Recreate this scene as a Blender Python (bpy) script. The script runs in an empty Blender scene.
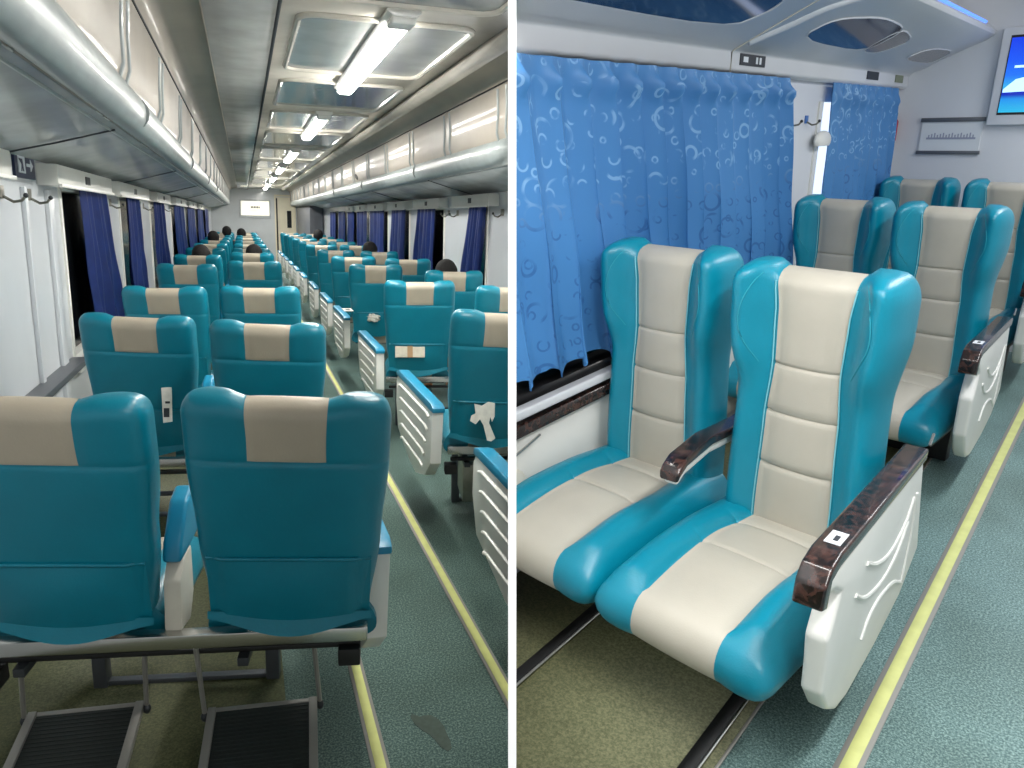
import bpy, bmesh, math, random
from mathutils import Vector, Matrix
random.seed(7)
PI = math.pi
SC = bpy.context.scene
COL = SC.collection

# ------------------------------------------------------------------ camera frame
F, PX, PY = 745.0, 470.0, 384.0            # focal length and principal point (1024 x 768 frame)
def basis(vx, vy, roll):
    l = Vector((vx-PX, PY-vy, -F)).normalized()
    u = Vector((0, F, PY-vy)).normalized()
    r = l.cross(u).normalized(); u = r.cross(l)
    c, s = math.cos(roll), math.sin(roll)
    return (c*r-s*u, l, s*r+c*u)
BL = basis(243, 216, math.radians(1.3))    # directions of the long carriage (across, along, up)
BR = basis(1170, 113, math.radians(-1.5))  # directions of the compartment behind the partition
HL, HR = 1.55, 1.60
RCW = Matrix((BL[0], BL[1], BL[2]))        # camera axes -> world
cam_d = bpy.data.cameras.new('camera'); cam = bpy.data.objects.new('camera', cam_d); COL.objects.link(cam)
cam_d.sensor_width = 36; cam_d.lens = F/1024*36; cam_d.shift_x = (512-PX)/1024; cam_d.clip_start = .02; cam_d.clip_end = 200
cam.matrix_world = Matrix.Translation((0, 0, HL)) @ RCW.to_4x4()
SC.camera = cam
BRm = Matrix((BR[0], BR[1], BR[2])).transposed()
MR = Matrix.Translation((0, 0, HL)) @ (RCW @ BRm).to_4x4() @ Matrix.Translation((0, 0, -HR))
ID = Matrix.Identity(4)

# ------------------------------------------------------------------ materials
def srgb(c):
    return tuple((v/255/12.92 if v/255 <= .04045 else ((v/255+.055)/1.055)**2.4) for v in c)
def mat(name, col, rough=.5, metal=0, noise=0, nscale=30, bump=0, bscale=200, col2=None, coat=0, spec=.5, emit=None, estr=0):
    m = bpy.data.materials.new(name); m.use_nodes = True
    nt = m.node_tree; b = nt.nodes['Principled BSDF']
    c = srgb(col) + (1,)
    b.inputs['Base Color'].default_value = c; b.inputs['Roughness'].default_value = rough
    b.inputs['Metallic'].default_value = metal; b.inputs['Coat Weight'].default_value = coat
    b.inputs['Specular IOR Level'].default_value = spec
    b.inputs['Coat Roughness'].default_value = .08
    if emit:
        b.inputs['Emission Color'].default_value = srgb(emit)+(1,); b.inputs['Emission Strength'].default_value = estr
    tc = nt.nodes.new('ShaderNodeTexCoord')
    if noise or col2:
        n = nt.nodes.new('ShaderNodeTexNoise'); n.inputs['Scale'].default_value = nscale; n.inputs['Detail'].default_value = 4
        nt.links.new(tc.outputs['Object'], n.inputs['Vector'])
        r = nt.nodes.new('ShaderNodeValToRGB')
        c2 = srgb(col2)+(1,) if col2 else tuple(v*(1-noise) for v in c[:3])+(1,)
        r.color_ramp.elements[0].color = c2; r.color_ramp.elements[1].color = c
        r.color_ramp.elements[0].position = .35; r.color_ramp.elements[1].position = .62
        nt.links.new(n.outputs['Fac'], r.inputs['Fac']); nt.links.new(r.outputs['Color'], b.inputs['Base Color'])
    if bump:
        n2 = nt.nodes.new('ShaderNodeTexNoise'); n2.inputs['Scale'].default_value = bscale; n2.inputs['Detail'].default_value = 3
        nt.links.new(tc.outputs['Object'], n2.inputs['Vector'])
        bp = nt.nodes.new('ShaderNodeBump'); bp.inputs['Strength'].default_value = bump; bp.inputs['Distance'].default_value = .004
        nt.links.new(n2.outputs['Fac'], bp.inputs['Height']); nt.links.new(bp.outputs['Normal'], b.inputs['Normal'])
    return m
M = {}
M['teal'] = mat('teal_leather', (0, 120, 142), .36, bump=.10, bscale=160, noise=.10, nscale=7)
M['beige'] = mat('beige_leather', (176, 166, 148), .45, bump=.10, bscale=160, noise=.08, nscale=6)
M['teal_r'] = mat('teal_leather_glossy', (2, 130, 154), .34, bump=.16, bscale=220, noise=.08, nscale=6)
M['beige_r'] = mat('cream_leather', (182, 176, 162), .42, bump=.10, bscale=220, noise=.07, nscale=5)
M['thread'] = mat('pale_thread', (120, 190, 200), .5)
M['stitch'] = mat('teal_thread', (40, 150, 168), .5)
M['pad'] = mat('light_teal_pad', (22, 132, 168), .35)
M['white'] = mat('white_plastic', (226, 226, 220), .35, noise=.05, nscale=4)
M['cream'] = mat('cream_plastic', (214, 208, 194), .45, noise=.12, nscale=6)
M['wall'] = mat('white_laminate', (205, 209, 213), .28, noise=.06, nscale=2.5, coat=.2)
M['wall_r'] = mat('white_panel', (214, 217, 222), .42, noise=.03, nscale=2)
M['rackpanel'] = mat('grey_gloss_panel', (188, 194, 193), .26, noise=.2, nscale=3.5, coat=.2)
M['tube'] = mat('rack_tube_paint', (150, 158, 158), .36, noise=.15, nscale=9, coat=.15)
M['cove'] = mat('beige_cove_panel', (150, 142, 130), .45, noise=.12, nscale=3, coat=.1)
M['ceil'] = mat('ceiling_gloss_paint', (208, 203, 192), .16, noise=.2, nscale=3, coat=.4)
M['ceil_grey'] = mat('ceiling_grey_duct', (160, 162, 160), .15, noise=.18, nscale=4, coat=.4)
M['chrome'] = mat('brushed_steel', (190, 190, 186), .25, 1)
M['steel'] = mat('dull_steel', (150, 148, 138), .38, 1, noise=.2, nscale=20)
M['darkmetal'] = mat('dark_painted_metal', (52, 56, 60), .45, .3)
M['greymetal'] = mat('grey_painted_metal', (92, 96, 102), .45, .3)
M['black'] = mat('black_rubber', (16, 17, 18), .5)
M['grip'] = mat('black_tread', (38, 44, 42), .6)
M['navy'] = mat('navy_satin', (24, 44, 104), .42, noise=.2, nscale=12)
M['night'] = mat('night_glass', (14, 17, 19), .12)
M['glassdark'] = mat('dark_teal_glass', (22, 60, 64), .08)
M['blackframe'] = mat('window_gasket', (14, 14, 16), .3)
M['hair'] = mat('black_hair', (20, 18, 18), .85, noise=.4, nscale=80)
M['skin'] = mat('skin', (176, 128, 98), .5)
M['shirt'] = mat('dark_shirt', (50, 52, 60), .8)
M['paper'] = mat('paper_white', (228, 226, 216), .7, noise=.15, nscale=30)
M['box'] = mat('snack_box_card', (206, 200, 182), .6, noise=.15, nscale=25)
M['tape'] = mat('brown_tape', (160, 128, 92), .6)
M['print'] = mat('dark_print', (40, 44, 50), .6)
M['yellow'] = mat('yellow_strip', (216, 219, 142), .5, noise=.10, nscale=14)
M['alu'] = mat('aluminium_edge', (150, 148, 142), .45, .2)
M['signblue'] = mat('sign_navy', (34, 44, 74), .4)
M['signwhite'] = mat('sign_white', (215, 220, 224), .5)
M['divider'] = mat('white_partition_paint', (252, 252, 252), .6)
M['hookblue'] = mat('blue_enamel', (60, 110, 180), .4)
M['red'] = mat('red_paint', (178, 40, 44), .4)
M['lamp'] = mat('lamp_tube', (255, 255, 255), .4, emit=(255, 252, 244), estr=55)
M['lamp_r'] = mat('compartment_lamp_tube', (255, 255, 255), .4, emit=(250, 252, 255), estr=9)
M['lampcase'] = mat('lamp_clear_cover', (226, 226, 222), .15, coat=.5)
M['screen_w'] = mat('screen_white', (240, 236, 220), .4, emit=(250, 244, 226), estr=.9)
M['led'] = mat('blue_led', (120, 170, 255), .4, emit=(70, 120, 255), estr=1.5)
M['grille'] = mat('dark_tinted_panel', (26, 40, 66), .07)  # mirror glass; the curtain's dark blue reflection is put into the colour
M['grille_grey'] = mat('grey_tinted_panel', (112, 108, 108), .15)
M['green_label'] = mat('olive_label', (120, 128, 104), .5)
M['doorw'] = mat('cream_door_paint', (232, 224, 200), .35, noise=.05, nscale=4)
M['cabinet'] = mat('dark_grey_cabinet', (84, 88, 96), .35)

def speckle(name, c1, c2, c3, scale):
    m = bpy.data.materials.new(name); m.use_nodes = True; nt = m.node_tree; b = nt.nodes['Principled BSDF']
    b.inputs['Roughness'].default_value = .55
    tc = nt.nodes.new('ShaderNodeTexCoord')
    n = nt.nodes.new('ShaderNodeTexNoise'); n.inputs['Scale'].default_value = scale; n.inputs['Detail'].default_value = 2; n.inputs['Roughness'].default_value = .8
    r = nt.nodes.new('ShaderNodeValToRGB'); e = r.color_ramp.elements
    e[0].color = srgb(c1)+(1,); e[0].position = .36; e[1].color = srgb(c3)+(1,); e[1].position = .66
    x = e.new(.5); x.color = srgb(c2)+(1,)
    n2 = nt.nodes.new('ShaderNodeTexNoise'); n2.inputs['Scale'].default_value = 2.2; n2.inputs['Detail'].default_value = 4
    r2 = nt.nodes.new('ShaderNodeValToRGB'); r2.color_ramp.elements[0].color = (.72, .72, .70, 1); r2.color_ramp.elements[0].position = .3
    r2.color_ramp.elements[1].color = (1, 1, 1, 1); r2.color_ramp.elements[1].position = .6
    mx = nt.nodes.new('ShaderNodeMix'); mx.data_type = 'RGBA'; mx.blend_type = 'MULTIPLY'; mx.inputs[0].default_value = 1
    nt.links.new(tc.outputs['Object'], n.inputs['Vector']); nt.links.new(tc.outputs['Object'], n2.inputs['Vector'])
    nt.links.new(n.outputs['Fac'], r.inputs['Fac']); nt.links.new(n2.outputs['Fac'], r2.inputs['Fac'])
    nt.links.new(r.outputs['Color'], mx.inputs[6]); nt.links.new(r2.outputs['Color'], mx.inputs[7])
    nt.links.new(mx.outputs[2], b.inputs['Base Color'])
    return m
M['aisle'] = speckle('speckled_green_vinyl', (60, 86, 82), (92, 118, 112), (146, 170, 160), 150)
M['aisle_r'] = speckle('speckled_bluegreen_vinyl', (70, 98, 98), (106, 135, 133), (158, 185, 179), 150)
M['olive'] = speckle('olive_vinyl', (66, 72, 42), (84, 88, 56), (102, 106, 70), 120)
M['olive_r'] = speckle('olive_footwell_vinyl', (88, 92, 62), (108, 110, 78), (128, 128, 94), 110)

def wood():
    m = bpy.data.materials.new('dark_burl'); m.use_nodes = True; nt = m.node_tree; b = nt.nodes['Principled BSDF']
    b.inputs['Roughness'].default_value = .25; b.inputs['Coat Weight'].default_value = .4
    tc = nt.nodes.new('ShaderNodeTexCoord'); n = nt.nodes.new('ShaderNodeTexNoise')
    n.inputs['Scale'].default_value = 34; n.inputs['Detail'].default_value = 3; n.inputs['Distortion'].default_value = 1.4
    r = nt.nodes.new('ShaderNodeValToRGB'); e = r.color_ramp.elements
    e[0].color = srgb((16, 9, 9))+(1,); e[0].position = .42; e[1].color = srgb((66, 42, 36))+(1,); e[1].position = .62
    nt.links.new(tc.outputs['Object'], n.inputs['Vector']); nt.links.new(n.outputs['Fac'], r.inputs['Fac']); nt.links.new(r.outputs['Color'], b.inputs['Base Color'])
    return m
M['wood'] = wood()

def ring_fabric():
    m = bpy.data.materials.new('blue_ring_fabric'); m.use_nodes = True; nt = m.node_tree; b = nt.nodes['Principled BSDF']
    b.inputs['Roughness'].default_value = .5
    uv = nt.nodes.new('ShaderNodeTexCoord')
    def rings(scale, r0, w, off):
        mp = nt.nodes.new('ShaderNodeMapping'); mp.inputs['Location'].default_value = off
        nt.links.new(uv.outputs['UV'], mp.inputs['Vector'])
        v = nt.nodes.new('ShaderNodeTexVoronoi'); v.voronoi_dimensions = '2D'; v.inputs['Scale'].default_value = scale; v.inputs['Randomness'].default_value = .65
        nt.links.new(mp.outputs['Vector'], v.inputs['Vector'])
        # radius varies from cell to cell
        sp = nt.nodes.new('ShaderNodeSeparateColor'); nt.links.new(v.outputs['Color'], sp.inputs[0])
        rr = nt.nodes.new('ShaderNodeMath'); rr.operation = 'MULTIPLY_ADD'; nt.links.new(sp.outputs[0], rr.inputs[0]); rr.inputs[1].default_value = .14; rr.inputs[2].default_value = r0
        d = nt.nodes.new('ShaderNodeMath'); d.operation = 'SUBTRACT'; nt.links.new(v.outputs['Distance'], d.inputs[0]); nt.links.new(rr.outputs[0], d.inputs[1])
        a = nt.nodes.new('ShaderNodeMath'); a.operation = 'ABSOLUTE'; nt.links.new(d.outputs[0], a.inputs[0])
        l = nt.nodes.new('ShaderNodeMapRange'); l.inputs['From Min'].default_value = w; l.inputs['From Max'].default_value = w*1.7; l.inputs['To Min'].default_value = 1; l.inputs['To Max'].default_value = 0
        nt.links.new(a.outputs[0], l.inputs['Value'])
        # open part of each ring so that some read as crescents
        n = nt.nodes.new('ShaderNodeTexNoise'); n.inputs['Scale'].default_value = scale*1.3; nt.links.new(mp.outputs['Vector'], n.inputs['Vector'])
        g = nt.nodes.new('ShaderNodeMapRange'); g.inputs['From Min'].default_value = .47; g.inputs['From Max'].default_value = .56
        nt.links.new(n.outputs['Fac'], g.inputs['Value'])
        o = nt.nodes.new('ShaderNodeMath'); o.operation = 'MULTIPLY'; nt.links.new(l.outputs[0], o.inputs[0]); nt.links.new(g.outputs[0], o.inputs[1])
        return o
    a = rings(6.5, .16, .028, (0, 0, 0)); c = rings(13, .12, .035, (3.3, 1.7, 0))
    mx = nt.nodes.new('ShaderNodeMath'); mx.operation = 'MAXIMUM'; nt.links.new(a.outputs[0], mx.inputs[0]); nt.links.new(c.outputs[0], mx.inputs[1])
    # sheen put into the ring colour: pale near the heading, dark towards the hem
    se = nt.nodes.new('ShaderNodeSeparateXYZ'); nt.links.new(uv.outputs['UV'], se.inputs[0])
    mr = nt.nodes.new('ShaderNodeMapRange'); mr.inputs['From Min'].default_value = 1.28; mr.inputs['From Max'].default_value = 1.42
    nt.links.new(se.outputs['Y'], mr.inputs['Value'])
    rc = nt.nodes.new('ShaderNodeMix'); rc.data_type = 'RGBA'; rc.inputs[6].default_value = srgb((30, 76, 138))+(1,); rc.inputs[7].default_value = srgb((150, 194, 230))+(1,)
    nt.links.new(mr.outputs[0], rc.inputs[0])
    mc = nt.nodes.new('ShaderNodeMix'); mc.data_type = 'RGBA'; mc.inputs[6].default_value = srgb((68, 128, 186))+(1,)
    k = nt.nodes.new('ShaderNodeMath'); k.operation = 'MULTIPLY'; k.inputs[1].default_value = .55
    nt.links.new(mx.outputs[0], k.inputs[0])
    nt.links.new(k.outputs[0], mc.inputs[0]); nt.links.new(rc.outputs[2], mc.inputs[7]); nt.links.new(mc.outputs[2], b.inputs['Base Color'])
    return m
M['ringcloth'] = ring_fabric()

def screen_blue():
    m = bpy.data.materials.new('blue_screen'); m.use_nodes = True; nt = m.node_tree; b = nt.nodes['Principled BSDF']
    b.inputs['Base Color'].default_value = (0, 0, 0, 1); b.inputs['Roughness'].default_value = .2
    tc = nt.nodes.new('ShaderNodeTexCoord'); se = nt.nodes.new('ShaderNodeSeparateXYZ'); nt.links.new(tc.outputs['Generated'], se.inputs[0])
    r = nt.nodes.new('ShaderNodeValToRGB'); e = r.color_ramp.elements
    e[0].position = 0; e[0].color = srgb((40, 190, 235))+(1,); e[1].position = 1; e[1].color = srgb((10, 60, 235))+(1,)
    for p, c in ((.18, (30, 150, 240)), (.24, (6, 40, 190)), (.30, (10, 50, 200)), (.34, (60, 180, 240)), (.5, (30, 120, 250)), (.7, (20, 90, 250))):
        x = e.new(p); x.color = srgb(c)+(1,)
    nt.links.new(se.outputs['Z'], r.inputs['Fac'])
    nt.links.new(r.outputs['Color'], b.inputs['Emission Color']); b.inputs['Emission Strength'].default_value = 1.0
    return m
M['screen_b'] = screen_blue()
M['screen_shape'] = mat('screen_pale', (190, 225, 245), .4, emit=(190, 230, 250), estr=.9)

# ------------------------------------------------------------------ object helpers
def finish(o, label=None, cat=None, group=None, kind=None):
    if label: o['label'] = label
    if cat: o['category'] = cat
    if group: o['group'] = group
    if kind: o['kind'] = kind
    return o
def empty(name, mx, label, cat, group=None):
    o = bpy.data.objects.new(name, None); COL.objects.link(o); o.matrix_world = mx; o.empty_display_size = .1
    return finish(o, label, cat, group)
def link(name, me, parent=None, mx=None):
    o = bpy.data.objects.new(name, me); COL.objects.link(o)
    if parent: o.parent = parent
    if mx is not None: o.matrix_basis = mx
    return o

class MB:
    def __init__(s): s.v = []; s.f = []; s.m = []; s.uv = None
    def add(s, vs, fs, mi=0):
        b = len(s.v); s.v += [tuple(v) for v in vs]; s.f += [tuple(b+i for i in f) for f in fs]
        s.m += (mi if isinstance(mi, list) else [mi]*len(fs)); return s
    def box(s, x0, x1, y0, y1, z0, z1, mi=0):
        vs = [(x, y, z) for z in (z0, z1) for y in (y0, y1) for x in (x0, x1)]
        return s.add(vs, [(0, 2, 3, 1), (4, 5, 7, 6), (0, 1, 5, 4), (2, 6, 7, 3), (0, 4, 6, 2), (1, 3, 7, 5)], mi)
    def prism(s, pts, axis, a0, a1, mi=0):
        # pts: polygon in the two other axes (x: (y,z); y: (x,z); z: (x,y))
        def P(p, a): return (a, p[0], p[1]) if axis == 'x' else ((p[0], a, p[1]) if axis == 'y' else (p[0], p[1], a))
        n = len(pts); vs = [P(p, a0) for p in pts]+[P(p, a1) for p in pts]
        fs = [tuple(range(n))[::-1], tuple(range(n, 2*n))]+[(i, (i+1) % n, n+(i+1) % n, n+i) for i in range(n)]
        return s.add(vs, fs, mi)
    def tube(s, pts, r, seg=8, mi=0, close=False, flat=None):
        pts = [Vector(p) for p in pts]; n = len(pts); vs = []; fs = []
        for i, p in enumerate(pts):
            a = pts[max(i-1, 0)]; b = pts[min(i+1, n-1)]
            if close: a = pts[(i-1) % n]; b = pts[(i+1) % n]
            t = (b-a).normalized(); up = Vector((0, 0, 1)) if abs(t.z) < .9 else Vector((1, 0, 0))
            if flat: up = Vector(flat)
            x = t.cross(up).normalized(); y = x.cross(t)
            rr = r[i] if isinstance(r, (list, tuple)) else r
            for k in range(seg):
                an = 2*PI*k/seg; vs.append(p+x*math.cos(an)*rr+y*math.sin(an)*rr)
        for i in range(n if close else n-1):
            j = (i+1) % n
            for k in range(seg): fs.append((i*seg+k, i*seg+(k+1) % seg, j*seg+(k+1) % seg, j*seg+k))
        if not close: fs += [tuple(range(seg))[::-1], tuple((n-1)*seg+k for k in range(seg))]
        return s.add(vs, fs, mi)
    def sheet(s, fn, nu, nv, th=0, mi=0):
        g = [[Vector(fn(i/nu, j/nv)) for j in range(nv+1)] for i in range(nu+1)]
        vs = [p for row in g for p in row]; w = nv+1
        fs = [(i*w+j, (i+1)*w+j, (i+1)*w+j+1, i*w+j+1) for i in range(nu) for j in range(nv)]
        return s.add(vs, fs, mi)
    def ellipsoid(s, c, r, nu=16, nv=10, mi=0, fn=None):
        vs = []; fs = []
        for j in range(nv+1):
            for i in range(nu):
                a = 2*PI*i/nu; b = PI*j/nv-PI/2
                p = Vector((math.cos(a)*math.cos(b), math.sin(a)*math.cos(b), math.sin(b)))
                q = Vector((c[0]+p.x*r[0], c[1]+p.y*r[1], c[2]+p.z*r[2]))
                vs.append(fn(p, q) if fn else q)
        for j in range(nv):
            for i in range(nu): fs.append((j*nu+i, j*nu+(i+1) % nu, (j+1)*nu+(i+1) % nu, (j+1)*nu+i))
        return s.add(vs, fs, mi)
    def mesh(s, name, mats, smooth=True, bevel=0, bseg=2, angle=40):
        me = bpy.data.meshes.new(name); me.from_pydata(s.v, [], s.f)
        for k in (mats if isinstance(mats, (list, tuple)) else [mats]): me.materials.append(M[k])
        me.polygons.foreach_set('material_index', s.m)
        bm = bmesh.new(); bm.from_mesh(me)
        bmesh.ops.remove_doubles(bm, verts=bm.verts, dist=1e-6)
        bmesh.ops.recalc_face_normals(bm, faces=bm.faces)
        if bevel:
            es = [e for e in bm.edges if len(e.link_faces) == 2 and e.calc_face_angle(0) > math.radians(30)]
            bmesh.ops.bevel(bm, geom=es, offset=bevel, segments=bseg, profile=.6, affect='EDGES', clamp_overlap=True)
        for e in bm.edges:
            if len(e.link_faces) == 2 and e.calc_face_angle(0) > math.radians(angle): e.smooth = False
        for f in bm.faces: f.smooth = smooth
        bm.to_mesh(me); bm.free(); return me
    def obj(s, name, mats, parent=None, mx=None, **k):
        return link(name, s.mesh(name, mats, **k), parent, mx)

def smooth_line(p, n=6):
    p = [Vector(q) for q in p]; out = []
    for i in range(len(p)-1):
        a, b, c, d = p[max(i-1, 0)], p[i], p[i+1], p[min(i+2, len(p)-1)]
        for k in range(n):
            t = k/n; out.append(.5*((2*b)+(c-a)*t+(2*a-5*b+4*c-d)*t*t+(-a+3*b-3*c+d)*t**3))
    return out+[p[-1]]
def sstep(a, b, x):
    t = min(1, max(0, (x-a)/(b-a))); return t*t*(3-2*t)
def interp(tab, x):
    for (x0, y0), (x1, y1) in zip(tab, tab[1:]):
        if x <= x1: return y0+(y1-y0)*sstep(x0, x1, max(x, x0))
    return tab[-1][1]

# ------------------------------------------------------------------ the train seat
def backrest_mesh(z0, z1, Wt, ct, rec, seams, wingA, hf, hb, rear_cap, mats, fine=1, dip=.012, rc=.055):
    """Upholstered back: teal bolsters and head wings, pale centre band with cross seams. +y is the sitter's side."""
    nb, ns = (8, 10) if fine else (4, 6)
    zs = []
    nr = 46 if fine else 22
    for i in range(nr+1):
        zs.append(z0+(z1-z0)*(.5-.5*math.cos(PI*i/nr))*.65+(z1-z0)*(i/nr)*.35)
    for sm in seams:
        zs += [sm-.006, sm, sm+.006]
    zr = z1-rear_cap
    zs += [zr-.004, zr, zr+.004]
    zs = sorted(zs); z2 = [zs[0]]
    for z in zs[1:]:
        if z-z2[-1] > .0025: z2.append(z)
    zs = z2
    def W(z):
        w = interp(Wt, z)
        if z > z1-rc: w -= rc*(1-math.sqrt(max(0, 1-((z-(z1-rc))/rc)**2)))*.75
        if z < z0+.03: w -= .03*(1-math.sqrt(max(0, 1-((z0+.03-z)/.03)**2)))
        return w
    taus = [0, .05]+[.05+.95*math.sin(PI/2*k/(ns-1)) for k in range(1, ns)]
    cols = [('s', -t) for t in reversed(taus[1:])]+[('c', -1+2*k/nb) for k in range(nb+1)]+[('s', t) for t in taus[1:]]
    def pt(z, col, side):
        c = interp(ct, z); w = max(W(z), c+.02); kind, t = col
        x = c*t if kind == 'c' else math.copysign(c+(w-c)*abs(t), t)
        tau = 0 if kind == 'c' else abs(t)
        ez = 1
        if z > z1-.05: ez = math.sqrt(max(0, 1-((z-(z1-.05))/.05)**2))
        if z < z0+.03: ez = min(ez, math.sqrt(max(0, 1-((z0+.03-z)/.03)**2)))
        ex = math.sqrt(max(0, 1-tau**5))
        wing = interp(wingA, z)*sstep(0, .8, tau)*(.35+.65*sstep(0, .55, tau))
        zz = z+dip*(sstep(0, .4, tau)-1)*sstep(z1-.2, z1, z)
        yc = -rec*(z-z0)
        if side > 0:
            y = hf+wing
            if kind == 'c': y += .012*(1-t*t)
            for sm in seams:
                if kind == 'c': y -= .007*math.exp(-((z-sm)/.005)**2)
            for d in (abs(abs(x)-c),): y -= .008*math.exp(-(d/.006)**2)
            y = y*ex*ez
        else:
            y = -hb*(ex**.7)*ez
            y += .004*math.exp(-((z-zr)/.004)**2)
            if z > zr and abs(abs(x)-c) < .004: y += .003
        return (x, yc+y, zz)
    mb = MB(); nc = len(cols); nz = len(zs); vs = []; fs = []; ms = []
    for side in (1, -1):
        for z in zs:
            for col in cols: vs.append(pt(z, col, side))
    def idx(side, i, j): return (0 if side > 0 else nz*nc)+i*nc+j
    for side in (1, -1):
        for i in range(nz-1):
            for j in range(nc-1):
                fs.append((idx(side, i, j), idx(side, i, j+1), idx(side, i+1, j+1), idx(side, i+1, j)))
                cen = cols[j][0] == 'c' and cols[j+1][0] == 'c'
                ms.append(1 if cen and (side > 0 or zs[i] >= zr-.001) else 0)
    for i in range(nz-1):
        for j in (0, nc-1): fs.append((idx(1, i, j), idx(1, i+1, j), idx(-1, i+1, j), idx(-1, i, j))); ms.append(0)
    for j in range(nc-1):
        for i in (0, nz-1):
            fs.append((idx(1, i, j), idx(1, i, j+1), idx(-1, i, j+1), idx(-1, i, j)))
            ms.append(1 if i and cols[j][0] == 'c' and cols[j+1][0] == 'c' else 0)
    mb.add(vs, fs, ms)
    lines = []
    for sgn in (-1, 1):
        L_ = []
        for z in zs[3:-4:2]:
            p = pt(z, ('s', sgn*.035), 1); L_.append((p[0], p[1]+.004, p[2]))
        lines.append(L_)
    arcs = []
    for sgn in (-1, 1):                       # topstitch on the head wings
        a = []
        for k in range(15):
            z = z1-.03-(.27)*k/14; p = pt(z, ('s', sgn*(.30+.30*math.sin(PI*k/14))), 1); a.append((p[0], p[1]+.0015, p[2]))
        arcs.append(a)
    return mb.mesh('backrest', mats, angle=75), lines, arcs

def cushion_mesh(D, W, ctab, zt, zb, mats, seams=(.22, .40), bol=.022, fine=1, back=.02):
    """Seat cushion running from y=back to y=D, rounded nose, raised side bolsters. ctab: half width of the pale centre along y."""
    path = []                                 # (y, z, is_top, y for the centre band)
    n = 22 if fine else 10
    for i in range(n+1):
        y = back+(D-.08-back)*i/n; path.append((y, zt+.02*math.sin(PI*min(1, y/D))-.02*sstep(D*.6, D, y)))
    for s_ in seams: path.append((s_-.006, None)); path.append((s_, None)); path.append((s_+.006, None))
    path = sorted(path, key=lambda p: p[0])
    path = [(y, (zt+.02*math.sin(PI*min(1, y/D))-.02*sstep(D*.6, D, y)) if z is None else z) for y, z in path]
    ztn = path[-1][1]; r = (ztn-zb)
    top = list(path); arc = []
    for k in range(1, 11):
        a = PI*k/11
        arc.append((D-.08+.08*math.sin(a)**.8, zb+r*(.5+.5*math.cos(a))))
    bot = [(D-.08-(D-.08-back)*k/6, zb+.01*k/6) for k in range(1, 7)]
    loop = [(y, z, 't') for y, z in top]+[(y, z, 'n') for y, z in arc]+[(y, z, 'b') for y, z in bot]
    nb, ns = (8, 9) if fine else (4, 5)
    taus = [0, .05]+[.05+.95*math.sin(PI/2*k/(ns-1)) for k in range(1, ns)]
    cols = [('s', -t) for t in reversed(taus[1:])]+[('c', -1+2*k/nb) for k in range(nb+1)]+[('s', t) for t in taus[1:]]
    vs = []; zc = (zt+zb)/2
    for (y, z, kd) in loop:
        c = interp(ctab, y)
        for kind, t in cols:
            x = c*t if kind == 'c' else math.copysign(c+(W-c)*abs(t), t); tau = 0 if kind == 'c' else abs(t)
            sz = (max(0, 1-tau**5))**.5; sy = (max(0, 1-tau**12))**.5
            z1_ = z
            if kd == 't':
                z1_ += bol*math.sin(PI*min(1, tau))**.8 if tau else .006*(1-t*t)
                if kind == 'c' or tau < .08:
                    for s_ in seams: z1_ -= .007*math.exp(-((y-s_)/.005)**2)
                z1_ -= .006*math.exp(-(abs(abs(x)-c)/.006)**2)
            y_ = y
            if kd == 'n': y_ = y+(.004*(1-t*t) if kind == 'c' else .008*math.sin(PI*tau)-.006*math.exp(-(abs(abs(x)-c)/.006)**2))
            vs.append((x, back+(y_-back)*(sy*.06+.94), zc+(z1_-zc)*sz))
    nl, nc = len(loop), len(cols); fs = []; ms = []
    for i in range(nl):
        k = (i+1) % nl
        for j in range(nc-1):
            fs.append((i*nc+j, i*nc+j+1, k*nc+j+1, k*nc+j)); ms.append(1 if cols[j][0] == 'c' and cols[j+1][0] == 'c' else 0)
    fs.append(tuple(i*nc for i in range(nl))); ms.append(0); fs.append(tuple(i*nc+nc-1 for i in range(nl))[::-1]); ms.append(0)
    mb = MB(); mb.add(vs, fs, ms)
    return mb.mesh('seat_cushion', mats, angle=75)

def duplicate_tree(o, parent=None):
    c = o.copy(); COL.objects.link(c)
    if parent: c.parent = parent
    for ch in list(o.children): duplicate_tree(ch, c)
    return c

# ================================================================== LONG CARRIAGE (left)
WL, WR, AC = -.98, 2.10, .56        # side walls and centre line
Y0, Y1 = -1.2, 26.0
ZC = 2.42
def struct(name, mb, mats, mx=None, **k):
    o = mb.obj(name, mats, None, mx, **k); o['kind'] = 'structure'; return o
struct('floor', MB().box(WL-.1, WR+.1, Y0, Y1, -.05, 0), 'aisle')
struct('floor_footwell', MB().box(WL, .07, Y0, Y1, 0, .003), 'olive')
# aisle edge strips: yellow line in an aluminium channel
for nm, a, lb in (('floor_strip', .317, 'yellow floor strip in a metal edging along the left side of the long aisle'),
                  ('floor_strip', .787, 'yellow floor strip in a metal edging along the right side of the long aisle')):
    e = empty(nm, Matrix.Translation((a, Y0, 0)), lb, 'floor strip')
    MB().box(-.026, .026, 0, Y1-Y0-.05, 0, .006).obj('edging', 'alu', e)
    MB().box(-.015, .015, 0, Y1-Y0-.05, .006, .0085).obj('yellow_line', 'yellow', e)
# dirty patch on the aisle floor
pp = []
for k in range(18):
    a = 2*PI*k/18; rr = 1+.25*math.sin(3*a+.5); pp.append((.50+.035*math.cos(a)*rr-.03*math.sin(a), 1.98+.09*math.sin(a)*rr))
M['stain'] = mat('floor_stain', (60, 74, 66), .9, noise=.2, nscale=60)
finish(MB().prism(pp, 'z', 0, .0012).obj('floor_stain', 'stain'), 'dark oval stain on the speckled aisle floor between the yellow strips', 'stain')

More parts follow.
